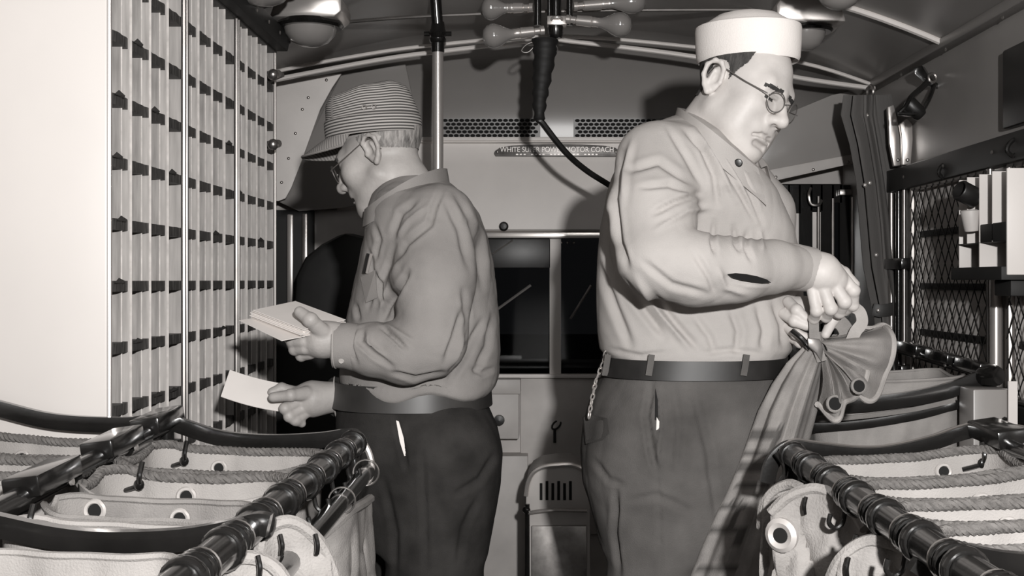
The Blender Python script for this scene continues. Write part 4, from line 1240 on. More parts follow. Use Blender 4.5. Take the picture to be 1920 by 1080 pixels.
def frame(fdir, pitch, roll=0.0):
    """head frame columns right, forward, up for heading fdir (horizontal) pitched down"""
    fh = np.array([fdir[0], fdir[1], 0.0]); fh /= np.linalg.norm(fh)
    up = np.array([0, 0, 1.0]); c, s = math.cos(pitch), math.sin(pitch)
    f = fh * c - up * s; u = up * c + fh * s; r = np.cross(f, u)
    R = np.stack([r, f, u], 1); a = math.radians(roll)
    return np.array([[math.cos(a), 0, math.sin(a)], [0, 1, 0], [-math.sin(a), 0, math.cos(a)]]) @ R

def make_head(heavy, h=0.0024):
    """head in local coordinates: x right, y forward, z up, origin between the ears"""
    g = Field((-0.115, -0.19, -0.27), (0.115, 0.165, 0.15), h)
    g.ell((0, -0.018, 0.045), (0.077, 0.100, 0.088), 0.02)
    g.ell((0, 0.028, -0.015), (0.064 + 0.004 * heavy, 0.066, 0.098), 0.03)
    g.ell((0, 0.026, -0.070), (0.056 + 0.008 * heavy, 0.058, 0.046), 0.03)
    g.ell((0, 0.078, -0.106), (0.028, 0.023, 0.022), 0.022)
    for s in (-1, 1):
        g.cone((s * 0.058, -0.004, -0.055), (s * 0.028, 0.062, -0.098), 0.020, 0.018, 0.03)
        g.ell((s * 0.044, 0.060, -0.022), (0.024, 0.024, 0.026), 0.03)
        if heavy:
            g.ell((s * 0.042, 0.048, -0.066), (0.026, 0.028, 0.032), 0.03)
    if heavy:
        g.ell((0, 0.035, -0.118), (0.045, 0.042, 0.022), 0.03)
    g.cone((-0.036, 0.076, 0.028), (0.036, 0.076, 0.028), 0.015, 0.015, 0.02)
    for s in (-1, 1):
        g.ell((s * 0.032, 0.099, 0.004), (0.018, 0.016, 0.013), 0.012, sub=True)
        g.ell((s * 0.032, 0.0785, 0.002), (0.0150, 0.0125, 0.0125), 0.004)
        g.cone((s * 0.019, 0.088, -0.004), (s * 0.047, 0.079, -0.004), 0.0032, 0.003, 0.004)   # lower lid
        g.cone((s * 0.018, 0.092, 0.008), (s * 0.048, 0.080, 0.008), 0.0042, 0.0035, 0.004)    # upper lid
    g.cone((0, 0.090, 0.020), (0, 0.116, -0.026), 0.0090, 0.0118, 0.012)
    g.ell((0, 0.118, -0.031), (0.0135, 0.0135, 0.0125), 0.010)
    for s in (-1, 1):
        g.ell((s * 0.0135, 0.1035, -0.034), (0.0085, 0.012, 0.0095), 0.008)
        g.ell((s * 0.0075, 0.110, -0.0435), (0.0042, 0.006, 0.0046), 0.005, sub=True)
    g.ell((0, 0.0865, -0.060), (0.030, 0.0130, 0.017), 0.022)
    g.cone((-0.016, 0.0905, -0.0765), (0.016, 0.0905, -0.0765), 0.0062, 0.0062, 0.010)
    g.chain([(-0.028, 0.088, -0.0750), (-0.014, 0.0970, -0.0695), (0, 0.1000, -0.0680), (0.014, 0.0970, -0.0695), (0.028, 0.088, -0.0750)], [0.0036, 0.0036, 0.0034, 0.0036, 0.0036], 0.006, sub=True)
    g.cone((-0.016, 0.094, -0.089), (0.016, 0.094, -0.089), 0.0045, 0.0045, 0.01, sub=True)
    # neck
    g.cone((0, -0.030, -0.06), (0, -0.060, -0.22), 0.056 + 0.008 * heavy, 0.066 + 0.008 * heavy, 0.03)
    # ears
    for s in (-1, 1):
        def E(y, z, o): return (s * (0.076 + o), y, z)
        g.ell((s * 0.079, -0.020, -0.006), (0.0075, 0.019, 0.030), 0.006)
        rim = [E(-0.004, 0.004, 0.004), E(-0.004, 0.018, 0.009), E(-0.014, 0.029, 0.013), E(-0.028, 0.029, 0.017), E(-0.040, 0.016, 0.019), E(-0.040, -0.004, 0.017), E(-0.031, -0.022, 0.012), E(-0.020, -0.034, 0.008)]
        g.chain(rim, [0.0040, 0.0046, 0.005, 0.005, 0.005, 0.005, 0.0052, 0.0068], 0.004)
        g.cone(E(-0.024, 0.012, 0.010), E(-0.027, -0.014, 0.009), 0.0038, 0.0042, 0.004)   # antihelix
        g.ell(E(-0.014, -0.004, 0.010), (0.006, 0.0085, 0.012), 0.004, sub=True)            # concha
        g.ell(E(-0.031, 0.006, 0.016), (0.005, 0.0035, 0.016), 0.003, sub=True)
        g.ell(E(-0.002, -0.008, 0.004), (0.0045, 0.0045, 0.006), 0.004)                     # tragus
    V, Fc = g.nets()
    return relax(V, Fc, 3, 0.45), Fc

def place(V, R, c): return V @ R.T + np.array(c)

def hand_field(lo, hi, h=0.0023): return Field(lo, hi, h)

def skin_hand(specs, palm, wrist, h=0.0023):
    """specs: list of finger polylines [(px,py,Y,r)...]; palm / wrist the same; returns mesh arrays"""
    allp = [PN(*q[:3]) for f in specs + [palm, wrist] for q in f]
    lo = np.min(allp, 0) - 0.06; hi = np.max(allp, 0) + 0.06
    g = Field(lo, hi, h)
    for ch, k in ((wrist, 0.02), (palm, 0.02)):
        g.chain([PN(*q[:3]) for q in ch], [q[3] for q in ch], k, flat=ch[0][4] if len(ch[0]) > 4 else None, fl=0.72 if len(ch[0]) > 4 else 1.0)
    for f in specs:
        g2p = [PN(*q[:3]) for q in f]; rs = [q[3] for q in f]
        g.chain(g2p, [r * 0.93 for r in rs], 0.0035)
        for q, r in list(zip(g2p, rs))[1:-1]:
            g.ell(q, (r * 1.02,) * 3, 0.003)
    V, Fc = g.nets()
    return relax(V, Fc, 1, 0.4), Fc

def trunk_table(rows, Y):
    """rows: (py, xl, xr, half depth, depth centre offset) top to bottom"""
    rows = sorted(rows, key=lambda r: -r[0])
    z = [CH + (CY - r[0]) * Y / F for r in rows]
    cx = [((r[1] + r[2]) / 2 - CX) * Y / F for r in rows]
    a = [(r[2] - r[1]) / 2 * Y / F for r in rows]
    return dict(z=z, cx=cx, a=a, cy=[Y + r[4] for r in rows], b=[r[3] for r in rows])

def ring_at(T, z, grow, n=72, e=2.3):
    cx, a, cy, b = [np.interp(z, T['z'], T[q]) for q in ('cx', 'a', 'cy', 'b')]
    out = []
    for i in range(n):
        t = 2 * math.pi * i / n
        c, s = math.cos(t), math.sin(t)
        out.append(Vector((cx + (a + grow) * math.copysign(abs(c) ** (2 / e), c), cy + (b + grow) * math.copysign(abs(s) ** (2 / e), s), z)))
    return out

def surf_y(T, x, z, grow, e=2.3):
    """depth of the camera side of a trunk at x, z"""
    cx, a, cy, b = [np.interp(z, T['z'], T[q]) for q in ('cx', 'a', 'cy', 'b')]
    u = min(0.999, abs((x - cx) / (a + grow)))
    return cy - (b + grow) * (1 - u ** e) ** (1 / e)

def on_trunk(T, px, py, grow):
    Y = 2.4
    for _ in range(6):
        p = P(px, py, Y); Y = surf_y(T, p.x, p.z, grow)
    return P(px, py, Y)

def band(name, T, z0, z1, grow, th, m, parent, n=96):
    r0, r1 = ring_at(T, z0, grow, n), ring_at(T, z1, grow, n)
    q0, q1 = ring_at(T, z0, grow + th, n), ring_at(T, z1, grow + th, n)
    return build(name, MB().grid([r0, r1, q1, q0], closed_u=True, closed_v=True), m, parent)

def merged(parts):
    Vs, Fs, o = [], [], 0
    for V, Fc in parts:
        Vs.append(V); Fs.append(Fc + o); o += len(V)
    return np.concatenate(Vs), np.concatenate(Fs)

def leg_cloth(g, pts, rs, k=0.05): g.chain([PN(*p) for p in pts], rs, k)

def shoe(parent, x, y, d):
    g = Field((x - 0.22, y - 0.1, -0.01), (x + 0.22, y + 0.1, 0.16), 0.006)
    g.cone((x, y, 0.10), (x, y, 0.05), 0.045, 0.042, 0.02)
    g.cone((x - 0.03 * d, y, 0.042), (x + 0.17 * d, y, 0.036), 0.042, 0.036, 0.03)
    g.clip(lambda X, Y, Z: 0.004 - Z + 0 * X + 0 * Y)
    V, Fc = g.nets(); link('shoe', np_mesh('shoe', V, Fc, 'shoe'), None, parent)

def spectacles(R, c, parent, nm, lensr=0.0215, near=1, z=-0.002):
    """round wire spectacles in head coordinates"""
    def W(p): return Vector(place(np.array([p]), R, c)[0])
    gl = build('glasses', MB().tube(crom([W((-0.011, 0.1135, z + 0.004)), W((0, 0.1175, z + 0.008)), W((0.011, 0.1135, z + 0.004))], 5), 0.0012, 6), nm, parent)
    for s in (-1, 1):
        ring = []
        for k in range(28):
            a = 2 * math.pi * k / 28
            ring.append((s * 0.033 + lensr * math.cos(a), 0.1085 - 0.006 * (lensr * math.cos(a) * s) / lensr, z + lensr * 0.93 * math.sin(a)))
        build('lens_rim', MB().tube([W(q) for q in ring], 0.0013, 6, closed=True), nm, gl)
        rin = [W((s * 0.033 + (q[0] - s * 0.033) * 0.96, q[1], z + (q[2] - z) * 0.96)) for q in ring]
        b = MB().prism(rin, Vector(R[:, 1]) * 0.0012)
        build('lens', b, 'spectacle_glass', gl, smooth=False)
        build('temple', MB().tube(crom([W((s * 0.055, 0.104, z + 0.004)), W((s * 0.062, 0.098, z + 0.006)), W((s * 0.077, 0.05, z + 0.012)), W((s * 0.084, 0.0, z + 0.022)), W((s * 0.088, -0.025, z + 0.022)), W((s * 0.084, -0.042, z - 0.010))], 6), 0.0013, 6), nm, gl)
    return gl

def brow(R, c, V, Fc, N, parent, m, loz=0.016, hiz=0.032):
    """eyebrow patches lifted from the face surface (head coordinates V)"""
    for s in (-1, 1):
        x = V[:, 0] * s
        mid = 0.024 + 0.0 * x - 0.16 * np.maximum(x - 0.034, 0)
        mk = (x > 0.010) & (x < 0.054) & (np.abs(V[:, 2] - mid) < 0.0048) & (V[:, 1] > 0.06)
        W, f = submesh(V, Fc, mk, N, 0.0016)
        if len(f): link('eyebrow', np_mesh('eyebrow', place(W, R, c), f, m), None, parent)
        # eyelid line / lashes and the dark of the eye under a lowered lid
        rel = np.abs(V[:, 2] - 0.0005 + 0.05 * np.maximum(x - 0.036, 0))
        mk = (x > 0.019) & (x < 0.046) & (rel < 0.0030) & (V[:, 1] > 0.07)
        W, f = submesh(V, Fc, mk, N, 0.0008)
        if len(f): link('eye', np_mesh('eye', place(W, R, c), f, 'brow_hair'), None, parent)

# ------------------------------------------------------------------ MAN IN THE WHITE CAP (faces right, towards +X)
RY = 2.55
TR = trunk_table([(214, 1268, 1318, 0.06, 0.03), (232, 1222, 1335, 0.11, 0.02), (255, 1188, 1358, 0.155, 0.01), (300, 1160, 1396, 0.19, 0), (330, 1148, 1430, 0.20, 0), (360, 1139, 1452, 0.205, 0), (430, 1125, 1488, 0.185, 0.01),
                  (500, 1119, 1500, 0.165, 0.015), (560, 1118, 1498, 0.165, 0.01), (620, 1119, 1490, 0.175, 0.0), (655, 1124, 1480, 0.182, 0), (672, 1140, 1466, 0.18, 0), (700, 1145, 1460, 0.17, 0)], RY)
TRt = trunk_table([(668, 1138, 1464, 0.178, 0), (700, 1130, 1462, 0.182, 0), (740, 1108, 1458, 0.19, 0), (790, 1093, 1452, 0.197, 0), (840, 1087, 1446, 0.20, 0), (900, 1091, 1436, 0.195, 0), (960, 1108, 1424, 0.185, 0), (1010, 1122, 1410, 0.17, 0)], RY)
RR = frame((math.cos(math.radians(43)), -math.sin(math.radians(43))), math.radians(5), 22)
RC = PN(1393, 176, RY - 0.03)
HV, HF = make_head(1.0)
HN = vnormals(HV, HF)
RR = RR * 1.06          # a big head on a big man
hands = []
r_hand = skin_hand([
    [(1572, 512, 2.375, .0150), (1600, 545, 2.365, .0138), (1599, 572, 2.385, .0125), (1585, 584, 2.41, .011)],
    [(1560, 528, 2.355, .0150), (1584, 566, 2.345, .0140), (1574, 586, 2.375, .0125), (1562, 586, 2.40, .011)],
    [(1543, 540, 2.350, .0145), (1558, 579, 2.340, .0135), (1549, 594, 2.370, .0120), (1540, 590, 2.40, .0105)],
    [(1524, 545, 2.355, .0135), (1531, 583, 2.350, .0125), (1526, 598, 2.375, .0110), (1520, 592, 2.40, .010)],
    [(1548, 490, 2.40, .016), (1582, 512, 2.425, .0135), (1603, 533, 2.42, .0110)]],
    [(1512, 502, 2.37, .033), (1540, 512, 2.365, .038), (1562, 526, 2.37, .030)],
    [(1440, 500, 2.36, .034), (1512, 502, 2.37, .031)])
l_hand = skin_hand([
    [(1478, 566, 2.435, .0130), (1494, 582, 2.405, .0130), (1510, 597, 2.400, .0115)],
    [(1469, 588, 2.435, .0130), (1490, 602, 2.405, .0125), (1512, 611, 2.398, .0110)],
    [(1474, 612, 2.445, .0125), (1494, 627, 2.415, .0120), (1516, 634, 2.405, .0105)],
    [(1482, 632, 2.455, .0115), (1500, 643, 2.43, .0110), (1516, 648, 2.425, .0095)],
    [(1545, 570, 2.44, .0150), (1562, 598, 2.42, .0130), (1548, 627, 2.41, .0105)]],
    [(1478, 588, 2.47, .028), (1500, 590, 2.47, .034), (1535, 580, 2.47, .030)],
    [(1440, 560, 2.56, .030), (1475, 572, 2.50, .028)])
# hidden body below the clothes keeps head, arms and legs one figure
g = Field((-0.05, 2.2, 0.0), (0.75, 2.95, 1.62), 0.012)
g.trunk(TR, 0.03, -0.025); g.trunk(TRt, 0.03, -0.025)
g.chain([PN(1235, 330, 2.40), PN(1240, 490, 2.29), PN(1450, 502, 2.35)], [.055, .048, .034], 0.02)
g.chain([PN(1400, 330, 2.70), PN(1440, 480, 2.72), PN(1445, 562, 2.55)], [.055, .045, .030], 0.02)
for dy, x in ((-0.09, 1245), (0.10, 1300)):
    g.chain([PN(x, 880, RY + dy), PN(x - 10, 1130, RY + dy), PN(x - 10, 1500, RY + dy)], [.09, .06, .04], 0.03)
bV, bF = g.nets()
V, Fc = merged([(place(HV, RR, RC), HF), r_hand, l_hand, (bV, bF)])
man_r = link('person', np_mesh('person', V, Fc, 'skin_pale'), None, label='man in white cap, glasses and pale work shirt tying a mail bag', cat='person')

# hair under the cap
x, y, z = HV.T
ear = (np.abs(x) > 0.072) & (((y + 0.020) / 0.027) ** 2 + ((z + 0.002) / 0.040) ** 2 < 1)
mk = (z > 0.004) & (z < 0.075) & (y < 0.034 - 0.5 * np.maximum(0.05 - z, 0)) & ~ear
mk |= (y < -0.055) & (z > -0.045) & (z < 0.075)
W, f = submesh(HV, HF, mk, HN, 0.0022)
link('hair', np_mesh('hair', place(W, RR, RC), f, 'hair_dark'), None, man_r)
brow(RR, RC, HV, HF, HN, man_r, 'brow_hair')
spectacles(RR, RC, man_r, 'plate_dark')

# white round cap: upright turned-up band with soft crown
cc = PN(1402, 118, RY)
def cap_ring(ax_, ay_, z, tilt=0.03, n=56, off=(0, 0)):
    fd = np.array([RR[0, 1], RR[1, 1]]); fd /= np.linalg.norm(fd)
    out = []
    for i in range(n):
        t = 2 * math.pi * i / n
        u, v = ax_ * math.cos(t), ay_ * math.sin(t)
        out.append(Vector((cc[0] + fd[0] * (u + off[0]) - fd[1] * v, cc[1] + fd[1] * (u + off[0]) + fd[0] * v, cc[2] + z - tilt * u)))
    return out
rows = [cap_ring(.107, .088, .006), cap_ring(.115, .097, .000), cap_ring(.119, .101, .008), cap_ring(.1215, .103, .040), cap_ring(.1225, .104, .070), cap_ring(.121, .102, .078), cap_ring(.116, .097, .081), cap_ring(.108, .09, .076)]
capo = build('cap', MB().grid(rows, closed_u=True), 'white_cotton', man_r)
rows = [cap_ring(.112, .094, .060), cap_ring(.110, .092, .078), cap_ring(.092, .078, .091), cap_ring(.070, .060, .104), cap_ring(.045, .04, .110), cap_ring(.015, .013, .112), cap_ring(.001, .001, .1122)]
build('crown', MB().grid(rows, closed_u=True), 'white_cotton', capo)
build('lining', MB().grid([cap_ring(.107, .088, .006), cap_ring(.107, .088, .05), cap_ring(.05, .04, .07), cap_ring(.001, .001, .07)], closed_u=True), 'white_cotton', capo)

# shirt
g = Field((PN(1095, 0, RY)[0], 2.12, PN(0, 715, RY)[2]), (PN(1570, 0, RY)[0], 2.92, PN(0, 195, RY)[2]), 0.0045)
g.trunk(TR, 0.03)
g.chain([PN(1232, 305, 2.42), PN(1222, 400, 2.33), PN(1232, 485, 2.275)], [.088, .086, .078], 0.03)
g.chain([PN(1232, 485, 2.275), PN(1300, 503, 2.26), PN(1380, 506, 2.28), PN(1450, 500, 2.325), PN(1508, 502, 2.37)], [.078, .072, .065, .054, .043], 0.012)
g.ell(PN(1320, 540, 2.27), (.070, .048, .032), 0.02)
g.chain([PN(1365, 320, 2.68), PN(1425, 400, 2.72), PN(1445, 490, 2.70), PN(1462, 556, 2.53)], [.08, .075, .062, .040], 0.035)
sV, sF = g.nets(); sV = relax(sV, sF, 2, 0.5); N = vnormals(sV, sF)
stro = [
    ([(1284, 243), (1318, 277), (1340, 330), (1346, 385)], 6, -.010), ([(1318, 246), (1370, 328), (1416, 413)], 5, -.009), ([(1300, 240), (1345, 305), (1380, 380)], 5, .006),
    ([(1345, 260), (1395, 335), (1430, 420)], 5, -.007), ([(1250, 235), (1285, 290), (1318, 350)], 6, -.006),
    ([(1165, 285), (1150, 370), (1160, 455), (1175, 500)], 7, -.014), ([(1185, 262), (1172, 320), (1168, 380)], 6, .006), ([(1138, 400), (1136, 470), (1150, 530)], 6, -.009),
    ([(1178, 318), (1235, 303), (1300, 345)], 7, -.008), ([(1200, 350), (1255, 345), (1310, 362)], 6, -.007), ([(1225, 400), (1265, 380), (1312, 364)], 6, -.010), ([(1230, 430), (1290, 395), (1330, 390)], 6, .006),
    ([(1340, 415), (1336, 450), (1342, 475)], 5, -.008), ([(1376, 424), (1380, 455), (1390, 472)], 5, -.007), ([(1402, 432), (1398, 462), (1412, 490)], 5, -.006), ([(1425, 432), (1432, 470)], 5, .005),
    ([(1205, 490), (1260, 535), (1330, 552)], 7, -.006), ([(1345, 500), (1360, 540), (1400, 552)], 7, .006), ([(1300, 470), (1330, 520), (1345, 560)], 6, -.006),
    ([(1360, 520), (1400, 528), (1445, 530)], 5, -.008),
    ([(1122, 498), (1150, 570), (1182, 647)], 8, -.010), ([(1165, 524), (1208, 583), (1246, 630)], 8, -.012), ([(1190, 520), (1240, 590), (1290, 650)], 7, .008), ([(1225, 555), (1270, 610), (1310, 655)], 7, -.009),
    ([(1300, 590), (1330, 630), (1340, 660)], 7, -.007), ([(1370, 580), (1385, 620), (1380, 660)], 7, -.008), ([(1420, 570), (1435, 620), (1430, 655)], 8, -.009), ([(1450, 565), (1468, 610), (1470, 650)], 7, -.008),
    ([(1140, 655), (1200, 668), (1260, 660)], 6, -.006), ([(1310, 664), (1370, 655), (1440, 666)], 6, -.006)]
sV = folds(sV, N, [(a_, w_, d_ * 0.95) for a_, w_, d_ in stro]); N = vnormals(sV, sF); sV = wrinkle(sV, N, 0.003, 22, 3)
shirt_r = link('shirt', np_mesh('shirt', sV, sF, 'shirt_light'), None, man_r)

def collar(loop, drop, outw, m, parent, pt=0.5):
    lp = crom(loop, 6, closed=False); c = sum(lp, Vector()) / len(lp)
    up = [p for p in lp]; mid = []; lo = []
    for i, p in enumerate(lp):
        d = Vector((p.x - c.x, p.y - c.y, 0)).normalized(); u = i / (len(lp) - 1)
        k = 1 + pt * (abs(u - 0.5) * 2) ** 3
        mid.append(p + d * (outw * 0.5) + Vector((0, 0, 0.006))); lo.append(p + d * outw * k + Vector((0, 0, -drop * k)))
    inn = [p + Vector((0, 0, -drop * 1.2)) for p in up]
    return build('collar', MB().grid([inn, up, mid, lo, [q + (p - q) * 0.25 - Vector((0, 0, 0.004)) for p, q in zip(up, lo)], inn]), m, parent)
collar([P(1414, 322, 2.425), P(1380, 291, 2.395), P(1332, 248, 2.40), P(1291, 214, 2.475), P(1284, 206, 2.58), P(1310, 214, 2.64), P(1360, 245, 2.68), P(1410, 285, 2.66), P(1428, 315, 2.60)], 0.050, 0.030, 'shirt_light', shirt_r)
def button(px, py, Y, r, parent, m='button_dark', nrm=(0, -1, 0.1)):
    build('button', MB().lathe([(0, 0), (r, 0), (r * 1.05, 0.002), (r * 0.8, 0.004), (r * .5, 0.0035), (0, 0.0035)], P(px, py, Y), nrm, 14), m, parent)
button(1384, 306, 2.372, 0.0085, shirt_r)
cuff = [P(1468, 500, 2.36), P(1490, 501, 2.365), P(1524, 506, 2.372)]
cf = build('cuff', MB().tube(cuff, [0.0505, 0.0485, 0.0455], 24, caps=True, sx=1.0), 'shirt_light', shirt_r)
build('sleeve_slit', MB().prism([P(x, y, yy) for x, y, yy in ((1366, 514, 2.193), (1380, 512, 2.194), (1400, 514, 2.200), (1420, 518, 2.211), (1438, 524, 2.224), (1446, 530, 2.233), (1430, 531, 2.225), (1410, 529, 2.215), (1390, 525, 2.205), (1374, 520, 2.198))], (0, 0.012, 0)), 'dark_hole', shirt_r)
button(1478, 522, 2.318, 0.0085, cf, nrm=(0, -1, -0.25))

# trousers
g = Field((PN(1060, 0, RY)[0], 2.28, 0.06), (PN(1490, 0, RY)[0], 2.82, PN(0, 660, RY)[2]), 0.006)
g.trunk(TRt, 0.03)
leg_cloth(g, [(1240, 860, 2.46), (1232, 1120, 2.46), (1228, 1500, 2.5)], [.125, .098, .075])
leg_cloth(g, [(1318, 860, 2.64), (1312, 1120, 2.66), (1300, 1500, 2.66)], [.125, .098, .075])
tV, tF = g.nets(); tV = relax(tV, tF, 2); N = vnormals(tV, tF)
tV = folds(tV, N, [([(1222, 715), (1212, 780), (1222, 850), (1232, 885)], 6, -.010), ([(1236, 730), (1240, 800), (1232, 870)], 5, .006), ([(1262, 720), (1275, 800), (1265, 900)], 7, -.005),
                   ([(1232, 890), (1236, 980), (1238, 1080)], 4, -.005), ([(1300, 720), (1330, 850), (1350, 1000)], 8, -.006), ([(1155, 920), (1150, 1000), (1160, 1080)], 6, -.010),
                   ([(1110, 860), (1140, 900), (1170, 910)], 6, -.005), ([(1180, 940), (1230, 930), (1300, 960)], 7, -.005)])
N = vnormals(tV, tF); tV = wrinkle(tV, N, 0.005, 16, 5)
tr_r = link('trousers', np_mesh('trousers', tV, tF, 'trouser_mid'), None, man_r)
zb1, zb0 = PN(0, 672, RY)[2], PN(0, 697, RY)[2]
belt_r = band('belt', TRt, zb0 - 0.004, zb1 + 0.006, 0.004, 0.006, 'leather', man_r)
for px in (1222, 1400, 1140):
    a, c = on_trunk(TRt, px, 665, 0.016), on_trunk(TRt, px - 6, 704, 0.014)
    build('belt_loop', MB().sweep([a, (a + c) / 2 + Vector((0, -0.003, 0)), c], [(-0.0065, -0.002), (0.0065, -0.002), (0.0065, 0.002), (-0.0065, 0.002)], up=(0, -1, 0)), 'trouser_mid', belt_r)
# pocket slit with white lining, hip pocket patch, key chain
def patch(name, T, pts, grow, m, parent, th=0.003):
    pg = [on_trunk(T, x, y, grow) for x, y in pts]
    return build(name, MB().prism(pg, (0, -th, 0)), m, parent, bevel=0.0)
patch('pocket_opening', TRt, ((1229, 728), (1233, 750), (1234, 790), (1230, 830), (1222, 862), (1219, 850), (1226, 815), (1228, 770)), 0.004, 'dark_hole', tr_r)
patch('pocket_lining', TRt, ((1231, 782), (1236, 790), (1235, 815), (1229, 840), (1227, 838), (1230, 810)), 0.009, 'white_cotton', tr_r)
patch('hip_pocket', TRt, ((1092, 782), (1110, 778), (1138, 784), (1142, 812), (1130, 824), (1098, 832)), 0.004, 'trouser_mid', tr_r, 0.005)
build('seam_tack', MB().tube([on_trunk(TRt, 1213, 884, 0.007), on_trunk(TRt, 1240, 898, 0.007), on_trunk(TRt, 1252, 890, 0.007)], 0.0022, 6), 'trouser_mid', tr_r)
cp = [on_trunk(TRt, x, y, 0.012) for x, y in ((1136, 664), (1130, 685), (1118, 712), (1113, 735), (1108, 760), (1105, 778))]
cpts = resample(crom(cp, 8), 0.013)
ch = thing('key_chain', cpts[-1], 'twisted light key chain hanging from the belt of the white-capped man', 'chain')
lk = MB().tube([(0.0045 * math.cos(a), 0, 0.0085 * math.sin(a)) for a in [2 * math.pi * k / 12 for k in range(12)]], 0.0018, 6, closed=True).mesh('chain_link')
for i, p in enumerate(cpts):
    d = (cpts[min(i + 1, len(cpts) - 1)] - cpts[max(0, i - 1)]).normalized()
    q = d.to_track_quat('Z', 'Y').to_matrix().to_euler()
    q = (d.to_track_quat('Z', 'Y') @ Matrix.Rotation(math.radians(20 + 70 * (i % 2)), 3, 'Z').to_quaternion()).to_euler()
    link('chain_link', lk, 'bright_steel', ch, loc=p, rot=q)
shoe(man_r, PN(1228, 0, 2.5)[0], 2.47, 1); shoe(man_r, PN(1300, 0, 2.66)[0], 2.66, 1)

# ------------------------------------------------------------------ MAN IN THE STRIPED CAP (faces left, towards -X)
LYM = 2.60
TL = trunk_table([(332, 735, 828, 0.07, -0.01), (345, 712, 848, 0.10, 0), (368, 697, 876, 0.155, 0), (400, 690, 899, 0.185, 0), (440, 686, 914, 0.195, 0), (490, 674, 926, 0.185, 0.01), (540, 662, 932, 0.175, 0.01), (600, 648, 937, 0.165, 0.01),
                  (660, 640, 939, 0.17, 0.005), (700, 638, 937, 0.178, 0), (718, 640, 934, 0.190, 0), (730, 646, 928, 0.188, 0), (740, 662, 908, 0.172, 0)], LYM)
TLt = trunk_table([(705, 640, 912, 0.170, 0), (760, 632, 916, 0.176, 0), (800, 632, 934, 0.185, 0), (840, 640, 942, 0.19, 0), (900, 655, 940, 0.185, 0), (960, 672, 928, 0.175, 0), (1010, 685, 915, 0.165, 0)], LYM)
LR = 0.97 * frame((-math.cos(math.radians(18)), math.sin(math.radians(18))), math.radians(23))
LC = PN(713, 292, LYM)
HV2, HF2 = make_head(0.0)
sq = 1 - 0.13 * np.clip((HV2[:, 2] - 0.022) / 0.03, 0, 1)      # skull narrowed where the cap grips it
HV2[:, 0] *= sq; HV2[:, 1] = -0.010 + (HV2[:, 1] + 0.010) * sq
HN2 = vnormals(HV2, HF2)
u_hand = skin_hand([
    [(574, 626, 2.36, .0140), (546, 623, 2.385, .0125), (527, 622, 2.41, .0105)],
    [(570, 640, 2.355, .0150), (549, 640, 2.368, .0135), (540, 634, 2.41, .0112)],
    [(572, 653, 2.36, .0145), (553, 655, 2.373, .0128), (546, 646, 2.42, .0108)],
    [(582, 663, 2.375, .0130), (565, 667, 2.385, .0118), (557, 658, 2.42, .0098)],
    [(604, 622, 2.345, .0185), (582, 600, 2.325, .0155), (562, 585, 2.335, .0125)]],
    [(628, 636, 2.375, .031), (602, 637, 2.37, .034), (578, 643, 2.378, .024)],
    [(665, 646, 2.38, .032), (628, 636, 2.375, .030)])
d_hand = skin_hand([
    [(552, 735, 2.535, .0140), (528, 728, 2.535, .0125), (510, 735, 2.525, .0105)],
    [(556, 756, 2.505, .0138), (534, 766, 2.485, .0125), (543, 777, 2.49, .0112)],
    [(564, 768, 2.51, .0132), (542, 781, 2.49, .0120), (552, 790, 2.495, .0105)],
    [(575, 774, 2.52, .0122), (556, 789, 2.50, .0110), (566, 794, 2.51, .0098)],
    [(574, 738, 2.505, .0175), (545, 741, 2.478, .0132), (512, 745, 2.478, .0116)]],
    [(620, 745, 2.55, .030), (585, 748, 2.535, .036), (556, 750, 2.53, .027)],
    [(680, 742, 2.62, .034), (620, 745, 2.55, .029)])
g = Field((-0.5, 2.25, 0.0), (0.0, 2.95, 1.46), 0.012)
g.trunk(TL, 0.03, -0.025); g.trunk(TLt, 0.03, -0.025)
g.chain([PN(815, 440, 2.46), PN(810, 650, 2.40), PN(665, 646, 2.38)], [.055, .048, .032], 0.02)
g.chain([PN(790, 440, 2.74), PN(790, 680, 2.74), PN(680, 742, 2.62)], [.055, .048, .032], 0.02)
for dy, x in ((-0.09, 812), (0.10, 770)):
    g.chain([PN(x, 880, LYM + dy), PN(x + 5, 1130, LYM + dy), PN(x + 10, 1500, LYM + dy)], [.09, .06, .04], 0.03)
bV, bF = g.nets()
V, Fc = merged([(place(HV2, LR, LC), HF2), u_hand, d_hand, (bV, bF)])
man_l = link('person', np_mesh('person', V, Fc, 'skin_tan'), None, label='man in striped cap and grey work shirt sorting letters', cat='person')
x, y, z = HV2.T
mk = (y < 0.012 - 0.5 * np.maximum(0.035 - z, 0)) & (z > 0.000 - 0.40 * np.clip(-y - 0.03, 0, 0.1)) & (z < 0.045) & ~((np.abs(x) > 0.070) & (((y + 0.020) / 0.029) ** 2 + ((z + 0.002) / 0.042) ** 2 < 1))
W, f = submesh(HV2, HF2, mk, HN2, 0.0025)
link('hair', np_mesh('hair', place(W, LR, LC), f, 'hair_grey'), None, man_l)
brow(LR, LC, HV2, HF2, HN2, man_l, 'hair_dark')
spectacles(LR, LC, man_l, 'steel')

